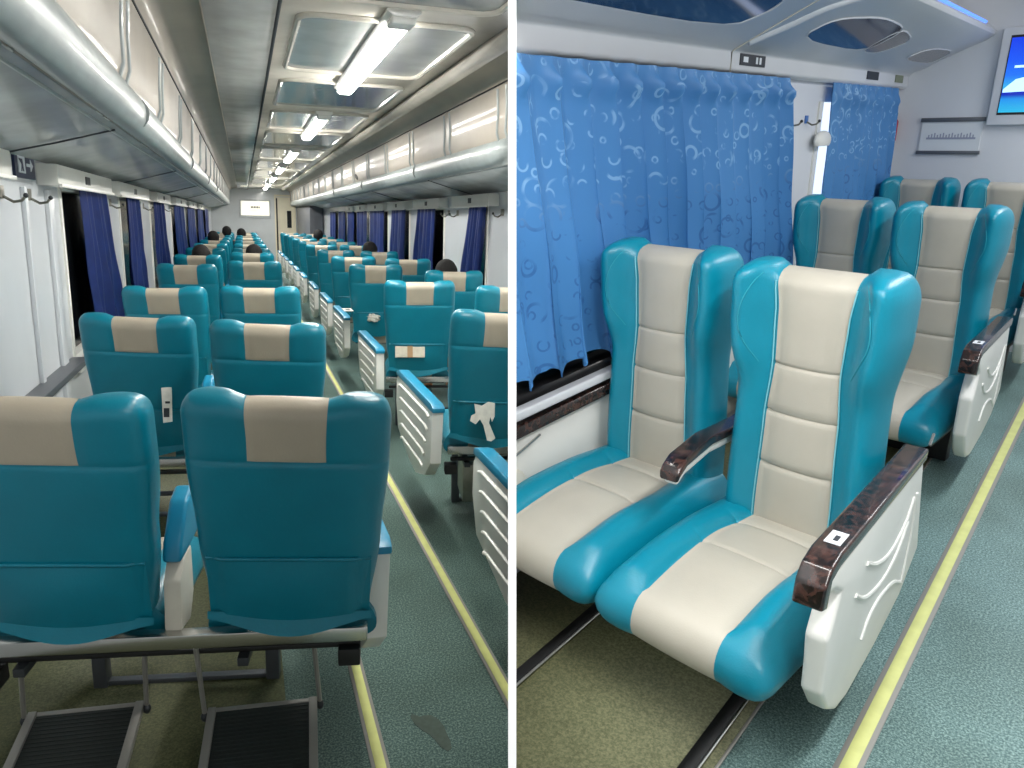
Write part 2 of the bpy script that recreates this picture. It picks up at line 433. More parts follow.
# --- side walls with windows
def side_wall(name, a, sgn, wins, n0):
    """sgn +1: inner face towards +x. wins: list of (y0,y1)."""
    mb = MB(); t = .08*(-sgn)
    def bx(y0, y1, z0, z1, mi=0, d0=0, d1=t): mb.box(min(a+d0, a+d1), max(a+d0, a+d1), y0, y1, z0, z1, mi)
    zl, zu = .70, 1.70
    bx(Y0, Y1, 0, zl); bx(Y0, Y1, zu, ZC)
    ys = [Y0]
    for w0, w1 in wins: ys += [w0, w1]
    ys.append(Y1)
    for i in range(0, len(ys), 2): bx(ys[i], ys[i+1], zl, zu)
    o = struct(name, mb, ['wall'], smooth=False)
    for k, (w0, w1) in enumerate(wins):
        g = MB(); xa, xb = sorted((a-sgn*.05, a-sgn*.06)); g.box(xa, xb, w0, w1, zl, zu)
        wn = struct('window_%d' % (n0+k), g, 'night', smooth=False)
        fr = MB(); xa, xb = sorted((a-sgn*.049, a+sgn*.012)); b = .035
        fr.box(xa, xb, w0, w0+b, zl, zu); fr.box(xa, xb, w1-b, w1, zl, zu); fr.box(xa, xb, w0+b, w1-b, zl, zl+b); fr.box(xa, xb, w0+b, w1-b, zu-b, zu)
        link('window_frame', fr.mesh('window_frame', 'white', bevel=.006), wn)
        sl = MB(); xa, xb = sorted((a, a+sgn*.05)); sl.box(xa, xb, w0-.05, w1+.05, zl-.06, zl-.01)
        link('window_sill', sl.mesh('window_sill', 'white', bevel=.008), wn)
    return o
LW = [(4.74, 6.16), (6.85, 8.25), (9.0, 10.45), (11.5, 13.3), (14.2, 16.2), (17.2, 19.2), (20.2, 22.4)]
RWN = [(6.48, 7.12), (8.0, 9.15), (9.8, 10.9), (11.35, 12.8), (13.1, 14.2), (14.6, 15.5), (16.0, 17.1), (17.6, 18.7)]
side_wall('wall_left', WL, 1, LW, 1)
side_wall('wall_right', WR, -1, RWN, 10)
# flat laminate cover strips on the first, windowless stretch of the left wall
for i, (y, w) in enumerate(((3.30, .05), (3.98, .05), (4.42, .12))):
    struct('trim_%d' % (i+1), MB().box(WL, WL+.022, y, y+w, 0, 1.66), 'wall', bevel=.006)
struct('trim_6', MB().box(WL, WL+.09, Y0, 4.7, .70, .735), 'greymetal', bevel=.005)
# --- coved wall above the racks and the ceiling
def cove(name, a_wall, s):
    """s=+1 for the left side: cove leans towards the aisle."""
    pr = [(a_wall+s*.50, 1.90), (a_wall+s*.555, 1.99), (a_wall+s*.585, 2.08), (a_wall+s*.59, 2.20), (a_wall+s*.60, 2.33), (a_wall+s*.65, 2.40), (a_wall+s*.72, 2.425), (a_wall+s*.86, 2.43)]
    mb = MB(); n = len(pr)
    vs = [(x, y, z) for y in (Y0, Y1) for x, z in pr]+[(x-s*.02, y, z+.03) for y in (Y0, Y1) for x, z in pr]
    fs = [(i, i+1, n+i+1, n+i) for i in range(n-1)]+[(2*n+i, 2*n+i+1, 3*n+i+1, 3*n+i) for i in range(n-1)]
    mb.add(vs, fs)
    yy = 1.8
    k = 0
    while yy < Y1-1:                           # pressed vertical ribs, in pairs
        for dy in (0, .16):
            pts = [(x-s*.002, yy+dy+.04*math.sin(j*.9+.5)*(1 if j < 3 else .2), z) for j, (x, z) in enumerate(pr[:5])]
            mb.tube(pts, .013, 8, 1)
        yy += 1.28; k += 1
    return struct(name, mb, ['cove', 'tube'])
cove('wall_left_cove', WL, 1); cove('wall_right_cove', WR, -1)
# long dark seam lines on the coves
for i, (x, z) in enumerate(((-.372, 2.352), (1.492, 2.352))):
    struct('trim_%d' % (4+i), MB().box(x-.006, x+.006, Y0, Y1, z-.012, z-.004), 'darkmetal')
struct('ceiling', MB().box(-.14, 1.26, Y0, Y1, ZC, ZC+.05), 'ceil')
struct('ceiling_duct', MB().box(-.13, .17, Y0, Y1, ZC-.02, ZC).box(.17, .185, Y0, Y1, ZC-.03, ZC, 1), ['ceil_grey', 'darkmetal'])
struct('ceiling_rail', MB().prism([(1.19, ZC-.002), (1.19, ZC-.03), (1.26, ZC-.06), (1.30, ZC-.02), (1.30, ZC-.002)], 'y', Y0, Y1), 'ceil')
# pressed ceiling panels
PY_ = [(2.2, 3.28), (3.55, 4.85), (5.2, 6.4), (6.7, 8.0), (8.3, 9.9), (10.3, 12.1), (12.6, 14.8), (15.3, 18), (18.6, 22)]
for (a0, a1) in PY_:
    mb = MB(); x0, x1, r = .27, 1.07, .09
    pts = []
    for cx, cy, st in ((x1-r, a1-r, 0), (x0+r, a1-r, 1), (x0+r, a0+r, 2), (x1-r, a0+r, 3)):
        for k in range(5):
            an = PI/2*(st+k/4); pts.append((cx+r*math.cos(an), cy+r*math.sin(an), ZC-.006))
    mb.tube(pts, .016, 8, close=True)
    e = mb.obj('ceiling_panel', ['ceil'])
    inner = MB().prism([(p[0]*.97+.67*.03, p[1]*.985+(a0+a1)/2*.015) for p in pts], 'z', ZC-.004, ZC-.001)
    link('panel_face', inner.mesh('panel_face', 'ceil_grey'), e)
    i_ = PY_.index((a0, a1))
    wh = ['nearest of the ceiling panels, above the first lamp', 'second nearest, holding the near lamp', 'third nearest'][i_] if i_ < 3 else None
    e['label'] = ('glossy grey pressed ceiling panel with rounded corners, '+wh) if wh else 'small far ceiling panel in the row along the long aisle'
    e['category'] = 'ceiling panel'; e['group'] = 'pressed ceiling panels' if not wh else 'near pressed ceiling panels'
    e['kind'] = 'structure'
    for kk in ('label', 'category', 'group'): del e[kk]

# --- lamps
LAMPS = [(-1.1, .5), (.9, 2.6), (3.45, 5.3), (6.75, 8.5), (10.3, 12.2), (13.6, 15.4), (17, 19), (20.5, 22.4), (23.2, 24.6)]  # first and last lamps added, to brighten the near seat backs and end wall
def light_along(name, mx, sx, sy, power, col=(1, .98, .94)):
    d = bpy.data.lights.new(name, 'AREA'); d.shape = 'RECTANGLE'; d.size = sx; d.size_y = sy; d.energy = power; d.color = col
    o = bpy.data.objects.new(name, d); COL.objects.link(o); o.matrix_world = mx; return o
for i, (a0, a1) in enumerate(LAMPS):
    lb = {2: 'long fluorescent ceiling lamp nearest the viewer with a lit white tube', 3: 'second lit ceiling lamp along the aisle, behind the nearest one', 4: 'third lit ceiling lamp along the aisle'}.get(i, 'small distant lit ceiling lamp above the far aisle')
    e = empty('ceiling_lamp', Matrix.Translation((.685, a0, ZC)), lb, 'lamp', 'ceiling lamps above the long aisle')
    Ln = a1-a0
    cs = MB().prism([(-.07, 0), (-.075, -.02), (-.05, -.035), (.05, -.035), (.075, -.02), (.07, 0)], 'y', -.12, Ln+.02).obj('lamp_housing', 'lampcase', e, bevel=.006)
    MB().prism([(-.045, -.035), (-.048, -.05), (-.03, -.062), (.03, -.062), (.048, -.05), (.045, -.035)], 'y', .02, Ln).obj('lit_tube', 'lamp', e, bevel=.004)
    MB().box(-.055, .055, -.11, .015, -.062, -.03).obj('end_cap', 'lampcase', e, bevel=.012, bseg=3)
    light_along('lamp_light', Matrix.Translation((.685, (a0+a1)/2, ZC-.07)), .1, Ln, 30*Ln/1.8)

# --- luggage racks
def rack(side, a_wall, s, label):
    x = a_wall+s*.53
    e = empty('luggage_rack', Matrix.Translation((x, 0, 1.95)), label, 'rack')
    pts = [(0, Y0, 0), (0, Y1, 0)]
    tb = MB()
    prof = [(.062*math.cos(2*PI*k/16)*1.0, .085*math.sin(2*PI*k/16)) for k in range(16)]
    n = 60; vs = []; fs = []
    for i in range(n+1):
        y = Y0+(Y1-Y0)*i/n
        for px_, pz in prof: vs.append((px_, y, pz+.03))
    for i in range(n):
        for k in range(16): fs.append((i*16+k, i*16+(k+1) % 16, (i+1)*16+(k+1) % 16, (i+1)*16+k))
    tb.add(vs, fs); tb.obj('front_rail', 'tube', e)
    # joint rings on the rail
    for yj in (3.72, 6.9, 10.1, 13.3):
        MB().tube([(.0, yj-.006, .03), (.0, yj+.006, .03)], .075, 16).obj('rail_joint', 'tube', e)
    # gloss tray under the bags
    tr = MB().prism([(-s*.055, -.035), (-s*.30, -.10), (-s*.52, -.155), (-s*.52, -.135), (-s*.30, -.08), (-s*.05, .0)], 'y', Y0, Y1)
    tr.obj('rack_tray', 'rackpanel', e, angle=20)
    for yj in (3.72, 6.9, 10.1, 13.3):
        MB().tube([(-s*.07, yj, -.044), (-s*.30, yj, -.108), (-s*.515, yj, -.162)], .004, 6).obj('tray_joint', 'darkmetal', e)
    ld = MB(); ld.tube([(-s*.09, Y0, -.045), (-s*.09, Y1, -.045)], .006, 6); ld.obj('tray_bead', 'tube', e)
    return e
rack('left', WL, 1, 'long overhead luggage rack with a thick grey tubular rail above the left windows')
rack('right', WR, -1, 'long overhead luggage rack with a grey rail above the right-hand windows')

# --- curtain boxes above the windows, signs on the valance
def curtain_box(a, s, y0, y1, label, grp):
    e = empty('curtain_box', Matrix.Translation((a, y0, 1.68)), label, 'curtain box', grp)
    L_ = y1-y0
    MB().box(min(0, s*.10), max(0, s*.10), 0, L_, 0, .105).obj('box_shell', 'white', e, bevel=.008)
    MB().box(min(s*.10, s*.115), max(s*.10, s*.115), .0, L_, -.008, .008).obj('lower_lip', 'white', e, bevel=.003)
    MB().box(min(s*.10, s*.104), max(s*.10, s*.104), L_*.42, L_*.5, .03, .075).obj('number_plate', 'darkmetal', e)
    return e
LBX = [(4.30, 5.95), (6.3, 8.2), (8.95, 10.5), (11.3, 13.4), (14.1, 16.3), (17.1, 19.3)]
for i, (a0, a1) in enumerate([(1.9, 3.5)]+LBX):
    nm = ['white curtain box at the left edge beside the blue arrow sign', 'largest white curtain box above the nearest left window', 'second white curtain box along the left windows', 'third white curtain box along the left windows', 'fourth white curtain box along the left windows'][i] if i < 5 else 'small far white curtain box above the left windows'
    curtain_box(WL, 1, a0, a1, nm, 'curtain boxes above the left windows')
for i, (a0, a1) in enumerate([(6.2, 7.4), (7.9, 9.2), (9.7, 10.95), (11.3, 12.8), (13.1, 14.2), (14.6, 15.6)]):
    nm = ['white curtain box nearest the viewer above the right windows', 'second white curtain box above the right windows', 'third white curtain box above the right windows'][i] if i < 3 else 'small far curtain box above the right windows'
    curtain_box(WR, -1, a0, a1, nm, 'curtain boxes above the right windows')
e = empty('direction_sign', Matrix.Translation((WL, 3.90, 1.70)), 'dark blue sign with a white figure panel and arrow on the left wall', 'sign')
MB().box(0, .012, 0, .34, 0, .12).obj('sign_plate', 'signblue', e)
MB().box(.012, .015, .05, .16, .022, .098).obj('figure_panel', 'signwhite', e)
MB().prism([(.085, .03), (.098, .06), (.055, .085), (.112, .085), (.118, .06), (.128, .03), (.118, .03), (.106, .052), (.096, .03)], 'x', .015, .017).obj('figure', 'signblue', e)
MB().prism([(.19, .055), (.26, .055), (.26, .035), (.30, .062), (.26, .09), (.26, .069), (.19, .069)], 'x', .012, .015).obj('arrow', 'signwhite', e)

# coat hooks
def hook(mx, label, grp, plate='steel'):
    e = empty('coat_hook', mx, label, 'hook', grp)
    MB().box(0, .01, -.028, .028, 0, .055).obj('hook_plate', plate, e, bevel=.003)
    MB().tube([(.01, 0, .01), (.045, .01, -.012), (.075, .015, -.006), (.09, .018, .012)], .007, 6).obj('hook_arm', 'steel', e)
    MB().ellipsoid((.092, .018, .016), (.011, .011, .011), 8, 6).obj('hook_tip', 'darkmetal', e)
hook(Matrix.Translation((WL, 3.68, 1.60)), 'metal coat hook at the left edge below the blue sign', 'coat hooks on the left wall')
hook(Matrix.Translation((WL, 4.12, 1.60)), 'metal coat hook on the left wall beside the nearest window', 'coat hooks on the left wall')
for y in (6.45, 8.5, 10.7): hook(Matrix.Translation((WL, y, 1.6)), 'small coat hook on a left wall pillar between blue curtains', 'far coat hooks on the left wall')
for y in (6.1, 7.5, 7.85): hook(Matrix.Translation((WR, y, 1.6)) @ Matrix.Scale(1, 4) @ Matrix.Rotation(PI, 4, 'Z'), 'small coat hook on a right wall pillar between blue curtains', 'coat hooks on the right wall')

# --- curtains
def curtain_obj(name, mtl, y0t, y1t, y0b, y1b, zt, zb, folds, amp, off, mx=None, uvs=1.0, nu=90, nv=24, ragged=0, pinch=False, sag=0):
    """Hanging pleated cloth in a plane x=off (local), along y, with thickness."""
    rnd = [random.uniform(-1, 1) for _ in range(64)]
    def fn(a, b):                              # a along, b from bottom to top
        y = (y0b+(y1b-y0b)*a)*(1-b)+(y0t+(y1t-y0t)*a)*b
        ph = a*folds*2*PI+.8*math.sin(a*7+rnd[0]*3)+.25*math.sin(a*23+rnd[1]*3)*(1-b)
        w = math.sin(ph); w2 = math.sin(ph*.5+1.3+rnd[2])
        A = amp*(.8+.3*math.sin(a*11+rnd[3]*4))*(1-.3*b)
        w = 2.0*math.sqrt(math.sin(ph/2)**2+.008)-1.1 if pinch else w
        x = off+A*w+A*.35*w2*(1-b)
        y += amp*(.7*math.sin(ph) if pinch else .45*math.cos(ph))*(1-.3*b)
        if pinch:
            s_ = sstep(.9, 1, b); x = off+(x-off)*(1-.55*s_)+amp*.9*math.exp(-((b-.93)/.035)**2)*max(0, math.sin(ph))**3
        z = zb+(zt-zb)*b
        if b < .3: z += (ragged*(.5*math.sin(ph+.6)+.5*rnd[int(a*31) % 64]*.4)-sag*math.sin(PI*a))*(1-b/.3)
        x += .012*math.sin(9*z+a*13)*(1-b)*math.sin(PI*b)
        return (x, y, z)
    vs = []; fs = []; uv = []
    w = nv+1
    L_ = 0; prev = None; arc = []
    for i in range(nu+1):
        p = Vector(fn(i/nu, .5)); L_ += (p-prev).length if prev else 0; prev = p; arc.append(L_)
    for i in range(nu+1):
        for j in range(nv+1):
            p = fn(i/nu, j/nv); vs.append(p); uv.append((arc[i]*uvs, p[2]*uvs))
    fs = [(i*w+j, (i+1)*w+j, (i+1)*w+j+1, i*w+j+1) for i in range(nu) for j in range(nv)]
    me = bpy.data.meshes.new(name); me.from_pydata(vs, [], fs); me.materials.append(M[mtl])
    ul = me.uv_layers.new(name='UVMap')
    for l in me.loops: ul.data[l.index].uv = uv[l.vertex_index]
    bm = bmesh.new(); bm.from_mesh(me)
    dupe = bmesh.ops.duplicate(bm, geom=bm.verts[:]+bm.edges[:]+bm.faces[:])      # lining, 3 mm behind the face cloth
    for v in dupe['geom']:
        if isinstance(v, bmesh.types.BMVert): v.co.x -= .003*(1 if off > -2 and (off+1.6) < 1.5 else -1)
    for f in bm.faces: f.smooth = True
    bm.to_mesh(me); bm.free()
    o = bpy.data.objects.new(name, me); COL.objects.link(o)
    if mx is not None: o.matrix_world = mx
    return o
LC = [((5.10, 5.95), (5.30, 6.42), 'dark blue satin curtain bunched at the nearest left window'),
      ((6.95, 7.62), (6.9, 7.95), 'dark blue satin curtain bunched at the second left window'),
      ((9.05, 9.95), (9.1, 10.3), 'dark blue satin curtain bunched at the third left window'),
      ((11.6, 13.25), (12.1, 13.6), 'wide dark blue curtain at the fourth left window, swept aside at the bottom'),
      ((14.2, 16.2), (14.3, 16.2), 'narrow far dark blue curtain at the left windows'),
      ((17.2, 19.2), (17.3, 19.2), 'narrow far dark blue curtain at the left windows'),
      ((20.2, 22.4), (20.3, 22.3), 'narrow far dark blue curtain at the left windows')]
for (t0, t1), (b0, b1), lb in LC:
    o = curtain_obj('curtain', 'navy', t0, t1, b0, b1, 1.70, .66, 5, .035, WL+.055)
    finish(o, lb, 'curtain', 'curtains at the left windows')
RCv = [((6.42, 6.85), (6.62, 7.25), 'dark blue satin curtain nearest the viewer at the right windows'),
       ((8.22, 9.05), (8.35, 9.4), 'second dark blue curtain from the viewer at the right windows'),
       ((9.9, 10.8), (10.05, 11.0), 'third dark blue curtain from the viewer at the right windows')]
for (t0, t1), (b0, b1), lb in RCv:
    finish(curtain_obj('curtain', 'navy', t0, t1, b0, b1, 1.69, .66, 5, .03, WR-.06), lb, 'curtain', 'curtains at the right windows')
for (t0, t1) in ((11.4, 12.75), (13.15, 14.2), (14.65, 15.5), (16.05, 17.1), (17.65, 18.7)):
    finish(curtain_obj('curtain', 'navy', t0, t1, t0+.1, t1, 1.69, .66, 4, .03, WR-.06, nu=40, nv=10), 'narrow far dark blue curtain at the right windows', 'curtain', 'far curtains at the right windows')
# pale sheer panels hanging between the right-hand curtains
M['sheer'] = mat('white_sheer', (220, 222, 226), .7)

# --- far end wall with door, screen and cabinet
eb = MB().box(WL, 1.04, Y1, Y1+.06, 0, 2.5).box(1.62, WR+.1, Y1, Y1+.06, 0, 2.5).box(1.04, 1.62, Y1, Y1+.06, 2.18, 2.5)
struct('wall_end', eb, 'wall', smooth=False)
dd = struct('door_1', MB().box(1.04, 1.62, Y1+.01, Y1+.05, 0, 2.18), 'doorw', smooth=False)
link('door_window', MB().box(1.40, 1.54, Y1-.005, Y1+.01, 1.2, 1.75).mesh('door_window', 'night'), dd)
link('door_jamb', MB().box(1.0, 1.05, Y1-.04, Y1, 0, 2.2).box(1.62, 1.68, Y1-.04, Y1, 0, 2.2).box(1.0, 1.68, Y1-.04, Y1, 2.2, 2.26).mesh('door_jamb', 'doorw'), dd)
link('door_gap', MB().box(1.05, 1.10, Y1-.002, Y1+.012, 0, 2.15).mesh('door_gap', 'black'), dd)
e = empty('wall_screen', Matrix.Translation((-.1, Y1, 1.5)), 'white lit screen on the far end wall above the seats', 'screen')
MB().box(0, .98, -.05, 0, 0, .58).obj('screen_frame', 'wall', e, bevel=.01)
MB().box(.05, .93, -.056, -.05, .08, .53).obj('screen_face', 'screen_w', e)
pr = MB()
for k in range(6): pr.box(.35+k*.05, .385+k*.05, -.058, -.056, .30, .37)
pr.box(.28, .72, -.058, -.056, .21, .225)
pr.obj('screen_print', 'print', e)
finish(MB().box(1.72, 2.08, 20.9, 25.9, .4, 1.85).obj('luggage_cabinet', 'cabinet', bevel=.01), 'dark grey cabinet at the far right corner of the long carriage', 'cabinet')
# bag lying on the right rack
bg = MB().ellipsoid((0, 0, 0), (.09, .22, .05), 14, 8, fn=lambda p, q: Vector((q.x, q.y, max(q.z, -.035)+.02*math.sin(q.y*14))))
o = bg.obj('bag', 'black', None, Matrix.Translation((1.58, 10.6, 2.11))); finish(o, 'small black bag lying on the right luggage rack', 'bag')

# --- the seats of the long carriage
TZ0, TZ1 = .55, 1.165
WtL = [(0, .195), (.55, .20), (.78, .222), (1.0, .235), (1.2, .235)]
ctL = [(0, .10), (.8, .095), (1.05, .088), (1.2, .092)]
wingL = [(0, .03), (.8, .03), (.92, .07), (1.2, .075)]
REC = .27
back_hi, lnH, arH = backrest_mesh(TZ0, TZ1, WtL, ctL, REC, (.93, .80, .66), wingL, .055, .06, .165, ['teal', 'beige'])
back_lo, lnL, _ = backrest_mesh(TZ0, TZ1, WtL, ctL, REC, (.93,), wingL, .055, .06, .165, ['teal', 'beige'], fine=0)
cush_hi = cushion_mesh(.56, .222, [(0, .10), (.3, .10), (.56, .13)], .53, .43, ['teal', 'beige'])
cush_lo = cushion_mesh(.56, .222, [(0, .10), (.3, .10), (.56, .13)], .53, .43, ['teal', 'beige'], seams=(.3,), fine=0)
def pocket_mesh():
    mb = MB()
    def fn(a, b):
        x = -.20+.40*a; z = .555+.175*b+.02*math.sin(PI*a)*(b-1)*.9
        if b < .5: z -= (.5-b)*.06*math.sin(PI*a)
        y = -REC*(z-TZ0)-.062-.016*math.sin(PI*a)*math.sin(PI*min(1, b*.9+.1))
        if a < .06 or a > .94: y += .012
        return (x, y, z)
    mb.sheet(fn, 20, 10)
    vs = len(mb.v)
    mb.tube([tuple(Vector(fn(a/20, 1))+Vector((0, -.001, 0))) for a in range(21)], .0055, 6)
    return mb.mesh('back_pocket', ['teal'], angle=80)
pocket = pocket_mesh()
def skirt_mesh():
    mb = MB()
    def fn(a, b):
        x = -.205+.41*a; z = .565-(.02+.045*math.sin(PI*a)**1.5)*(1-b)
        return (x, -.066-.012*(1-b)*math.sin(PI*a), z)
    mb.sheet(fn, 16, 4); mb.sheet(lambda a, b: (fn(a, b)[0], fn(a, b)[1]+.004, fn(a, b)[2]), 16, 4)
    return mb.mesh('cover_skirt', ['teal'], angle=80)
skirt = skirt_mesh()
base_me = MB().box(-.19, .19, .03, .46, .43, .50).mesh('base_pan', 'darkmetal', bevel=.01)
# armrest with ribbed white side panel and teal pad; x grows away from the seat
def arm_meshes(full=True):
    yb, yf = -.02, .82
    prof = [(yb, .40), (yb, .655), (yf, .665), (yf+.03, .62), (yf+.02, .50), (yf-.06, .36), (yb+.42, .27), (yb+.28, .26), (yb+.10, .31)]
    pan = MB().prism(prof, 'x', 0, .055)
    for k in range(5):
        z = .615-k*.068; y0 = yb+.06+k*.02; y1 = yf-.05-k*.03
        for xx in (.057,):
            pan.tube([(xx, y0, z), (xx, y0+.04, z+.010), (xx, y1-.04, z+.004), (xx, y1, z-.008)], .009, 6)
    pm = pan.mesh('side_panel', 'white', bevel=.008)
    pd = MB().prism([(yb-.01, .652), (yb-.01, .675), (yb+.03, .69), (yf-.03, .695), (yf+.03, .68), (yf+.035, .655)], 'x', -.004, .059).mesh('armrest_pad', 'pad', bevel=.008)
    return pm, pd
arm_pan, arm_pad = arm_meshes()
mid_pan = MB().prism([(-.02, .50), (-.02, .64), (.02, .69), (.10, .69), (.12, .55), (.08, .48)], 'x', -.022, .022).mesh('armrest_bracket', 'cream', bevel=.008)
mid_pad = MB().prism([(-.02, .69), (-.01, .74), (.06, .83), (.12, .85), (.18, .82), (.22, .74), (.16, .70)], 'x', -.024, .024).mesh('armrest_pad', 'pad', bevel=.012, bseg=3)
YAW = math.radians(-9.5)
def make_seat(hi, aisle):
    """aisle: +1 armrest on the sitter's right, -1 on the left, 0 none"""
    e = bpy.data.objects.new('train_seat', None); COL.objects.link(e)
    link('backrest', back_hi if hi else back_lo, e); link('seat_cushion', cush_hi if hi else cush_lo, e)
    link('back_pocket', pocket, e)
    if hi: link('cover_skirt', skirt, e)
    link('seat_pan', base_me, e)
    if hi:
        for l in lnH: MB().tube(l, .0025, 5).obj('piping', 'thread', e)
    if aisle:
        a = link('armrest', arm_pan, e)
        a.matrix_basis = Matrix.Translation((.195, .06, .02)) @ Matrix.Rotation(-YAW, 4, 'Z') if aisle > 0 else Matrix.Translation((-.235, 0, 0)) @ Matrix.Rotation(-YAW, 4, 'Z') @ Matrix.Scale(-1, 4, (1, 0, 0))
        link('armrest_pad', arm_pad, a)
    else:
        a = link('center_armrest', mid_pan, e, Matrix.Translation((.240, 0, 0))); link('armrest_pad', mid_pad, a)
    return e
seat_proto = {}
ROWY = [1.67, 3.12, 4.62, 6.45, 8.0, 9.7, 11.3, 12.9, 14.5, 16.1, 17.7, 19.3]
colsx = {'window seat on the left of the long carriage': (-.43, 0, 'A'), 'aisle seat on the left of the long carriage': (.105, 1, 'B'),
         'aisle seat on the right of the long carriage': (1.12, -1, 'C'), 'window seat on the right of the long carriage': (1.62, 0, 'D')}
over = {('A', 1): 3.42, ('A', 2): 4.62, ('B', 0): 1.66, ('B', 1): 3.13, ('B', 2): 4.6, ('B', 3): 6.9, ('B', 4): 8.6, ('C', 0): 1.55, ('C', 1): 3.09, ('C', 2): 4.76, ('C', 3): 6.5, ('C', 4): 7.9, ('C', 5): 9.5,
        ('D', 1): 2.98, ('D', 2): 4.34, ('D', 3): 5.73, ('D', 4): 7.5, ('D', 5): 9.2, ('A', 0): 1.76}
ords = ['nearest', 'second', 'third', 'fourth', 'fifth', 'sixth']
SEATPOS = {}
for desc, (ax, ais, key) in colsx.items():
    for r, y in enumerate(ROWY):
        y = over.get((key, r), y)
        if key == 'D' and r == 0: continue
        hi = r < 3
        k_ = (hi, ais)
        if k_ not in seat_proto:
            seat_proto[k_] = make_seat(hi, ais); s_ = seat_proto[k_]
        else: s_ = duplicate_tree(seat_proto[k_])
        s_.matrix_world = Matrix.Translation((ax-(.04 if r < 2 else 0), y+.20, {1: -.035, 2: -.02}.get(r, 0) if key in 'AB' else 0)) @ Matrix.Rotation(YAW, 4, 'Z') @ Matrix.Rotation(math.radians(2.2 if r < 2 else 0), 4, 'Y')
        SEATPOS[(key, r)] = (ax, y+.20)
        side = desc.split(' seat')[0]; lr = 'left' if key in 'AB' else 'right'
        if r < 6: lb = f'teal {side} seat seen from behind, {ords[r]} row from the viewer, {lr} of aisle'
        else: lb = f'small far teal and beige {side} seat on the {lr} of the long aisle'
        finish(s_, lb, 'seat', f'{side} seats on the {lr} of the long aisle')
# seat frames under the pairs in view
def seat_frame(x0, x1, y, label, foot=True):
    e = empty('seat_frame', Matrix.Translation((x0, y, 0)) @ Matrix.Rotation(YAW, 4, 'Z'), label, 'seat frame', 'steel frames under the seat pairs')
    w = x1-x0
    MB().box(0, w, -.15, -.11, .452, .492).obj('cross_beam', 'chrome', e, bevel=.004)
    MB().box(.02, w-.02, -.09, -.06, .40, .415).obj('lower_beam', 'black', e, bevel=.004)
    for px_ in (.10, w-.33):
        MB().box(px_-.022, px_+.022, .38, .43, .0, .36).obj('leg', 'greymetal', e, bevel=.004)
        MB().box(px_-.015, px_+.015, -.12, .40, .375, .40).obj('side_bracket', 'darkmetal', e, bevel=.004)
    MB().box(.12, w-.35, .395, .42, .115, .135).obj('stay_bar', 'greymetal', e, bevel=.004)
    MB().box(.12, w-.35, .39, .42, .003, .02).obj('floor_bar', 'greymetal', e, bevel=.004)
    MB().box(-.01, .05, -.12, -.06, .34, .39).obj('foot_pedal', 'black', e, bevel=.006)
    MB().box(w-.08, w-.02, -.12, -.06, .36, .41).obj('foot_pedal', 'black', e, bevel=.006)
    return e
seat_frame(-.68, .31, 2.10, 'steel beam and legs under the nearest pair of seats on the left')
seat_frame(-.68, .31, 3.6, 'steel frame under the second pair of seats on the left')
for y, lb in ((1.9, 'steel frame under the nearest seat on the right of the long aisle'), (3.45, 'steel frame under the second row of seats on the right of the long aisle'), (5.1, 'steel frame under the third row of seats on the right of the long aisle')):
    f_ = seat_frame(.92, 1.86, y, lb)
    MB().box(.10, .34, .05, .3, .13, .33).obj('metal_box', 'steel', f_, bevel=.006)
# folding footrests behind the nearest pair
def footrest(xc, y, label, sh=0):
    e = empty('footrest', Matrix.Translation((xc, y, 0)) @ Matrix.Rotation(YAW*.5, 4, 'Z'), label, 'footrest', 'folding footrests behind the nearest seats')
    w = .145
    fr = MB()
    fr.box(-w, w, -.02, .0, .105, .13)
    fr.obj('top_bar', 'alu', e, bevel=.004)
    for s in (-1, 1):
        MB().prism([(-.01, .115), (-.01, .14), (-.48, .075), (-.48, .05)], 'x', s*w-.012, s*w+.012).obj('side_rail', 'alu', e, bevel=.003)
        MB().tube([(s*(w+.006)+sh, -.185, .455), (s*(w+.020), -.02, .13)], .007, 8).obj('hanger_bar', 'alu', e)
        MB().ellipsoid((s*(w+.02), -.02, .118), (.012, .014, .016), 10, 6).obj('hinge', 'darkmetal', e)
    td = MB().prism([(-.02, .118), (-.02, .128), (-.47, .066), (-.47, .056)], 'x', -w+.012, w-.012)
    for k in range(30):
        y_ = -.03-k*.0148; z_ = .128+(y_+.02)*.1378; td.box(-w+.014, w-.014, y_-.003, y_+.003, z_-.002, z_+.002)
    td.obj('tread', 'grip', e)
    return e
footrest(-.495, 2.17, 'black ribbed footrest with steel rails at the lower left corner', .06)
footrest(.0, 2.06, 'black ribbed footrest with steel rails behind the nearest left aisle seat')

# objects left in seat pockets and on seats
def at_seat(key, r, dx, dz, dy=-.085):
    x, y = SEATPOS[(key, r)]
    return Matrix.Translation((x, y, 0)) @ Matrix.Rotation(YAW, 4, 'Z') @ Matrix.Translation((dx, -REC*(dz-TZ0)+dy, dz)) @ Matrix.Rotation(-math.atan(REC), 4, 'X').inverted().inverted()
e = empty('snack_box', at_seat('C', 2, -.06, .64), 'cream cardboard snack box in the pocket of the third right aisle seat', 'box')
MB().box(-.10, .10, -.02, .03, 0, .13).obj('carton', 'box', e, bevel=.004)
MB().box(-.018, .018, -.0215, .031, .0, .131).obj('tape', 'tape', e)
def crumple(r, seed, flatten=.5):
    rr = random.Random(seed); ph = [rr.uniform(0, 6) for _ in range(6)]
    def fn(p, q):
        k = 1+.28*math.sin(5*p.x+ph[0])*math.sin(4*p.y+ph[1])+.2*math.sin(9*p.z+ph[2]+3*p.x)
        return Vector((p.x*r[0]*k, p.y*r[1]*k, p.z*r[2]*k))
    return MB().ellipsoid((0, 0, 0), r, 18, 12, fn=fn)
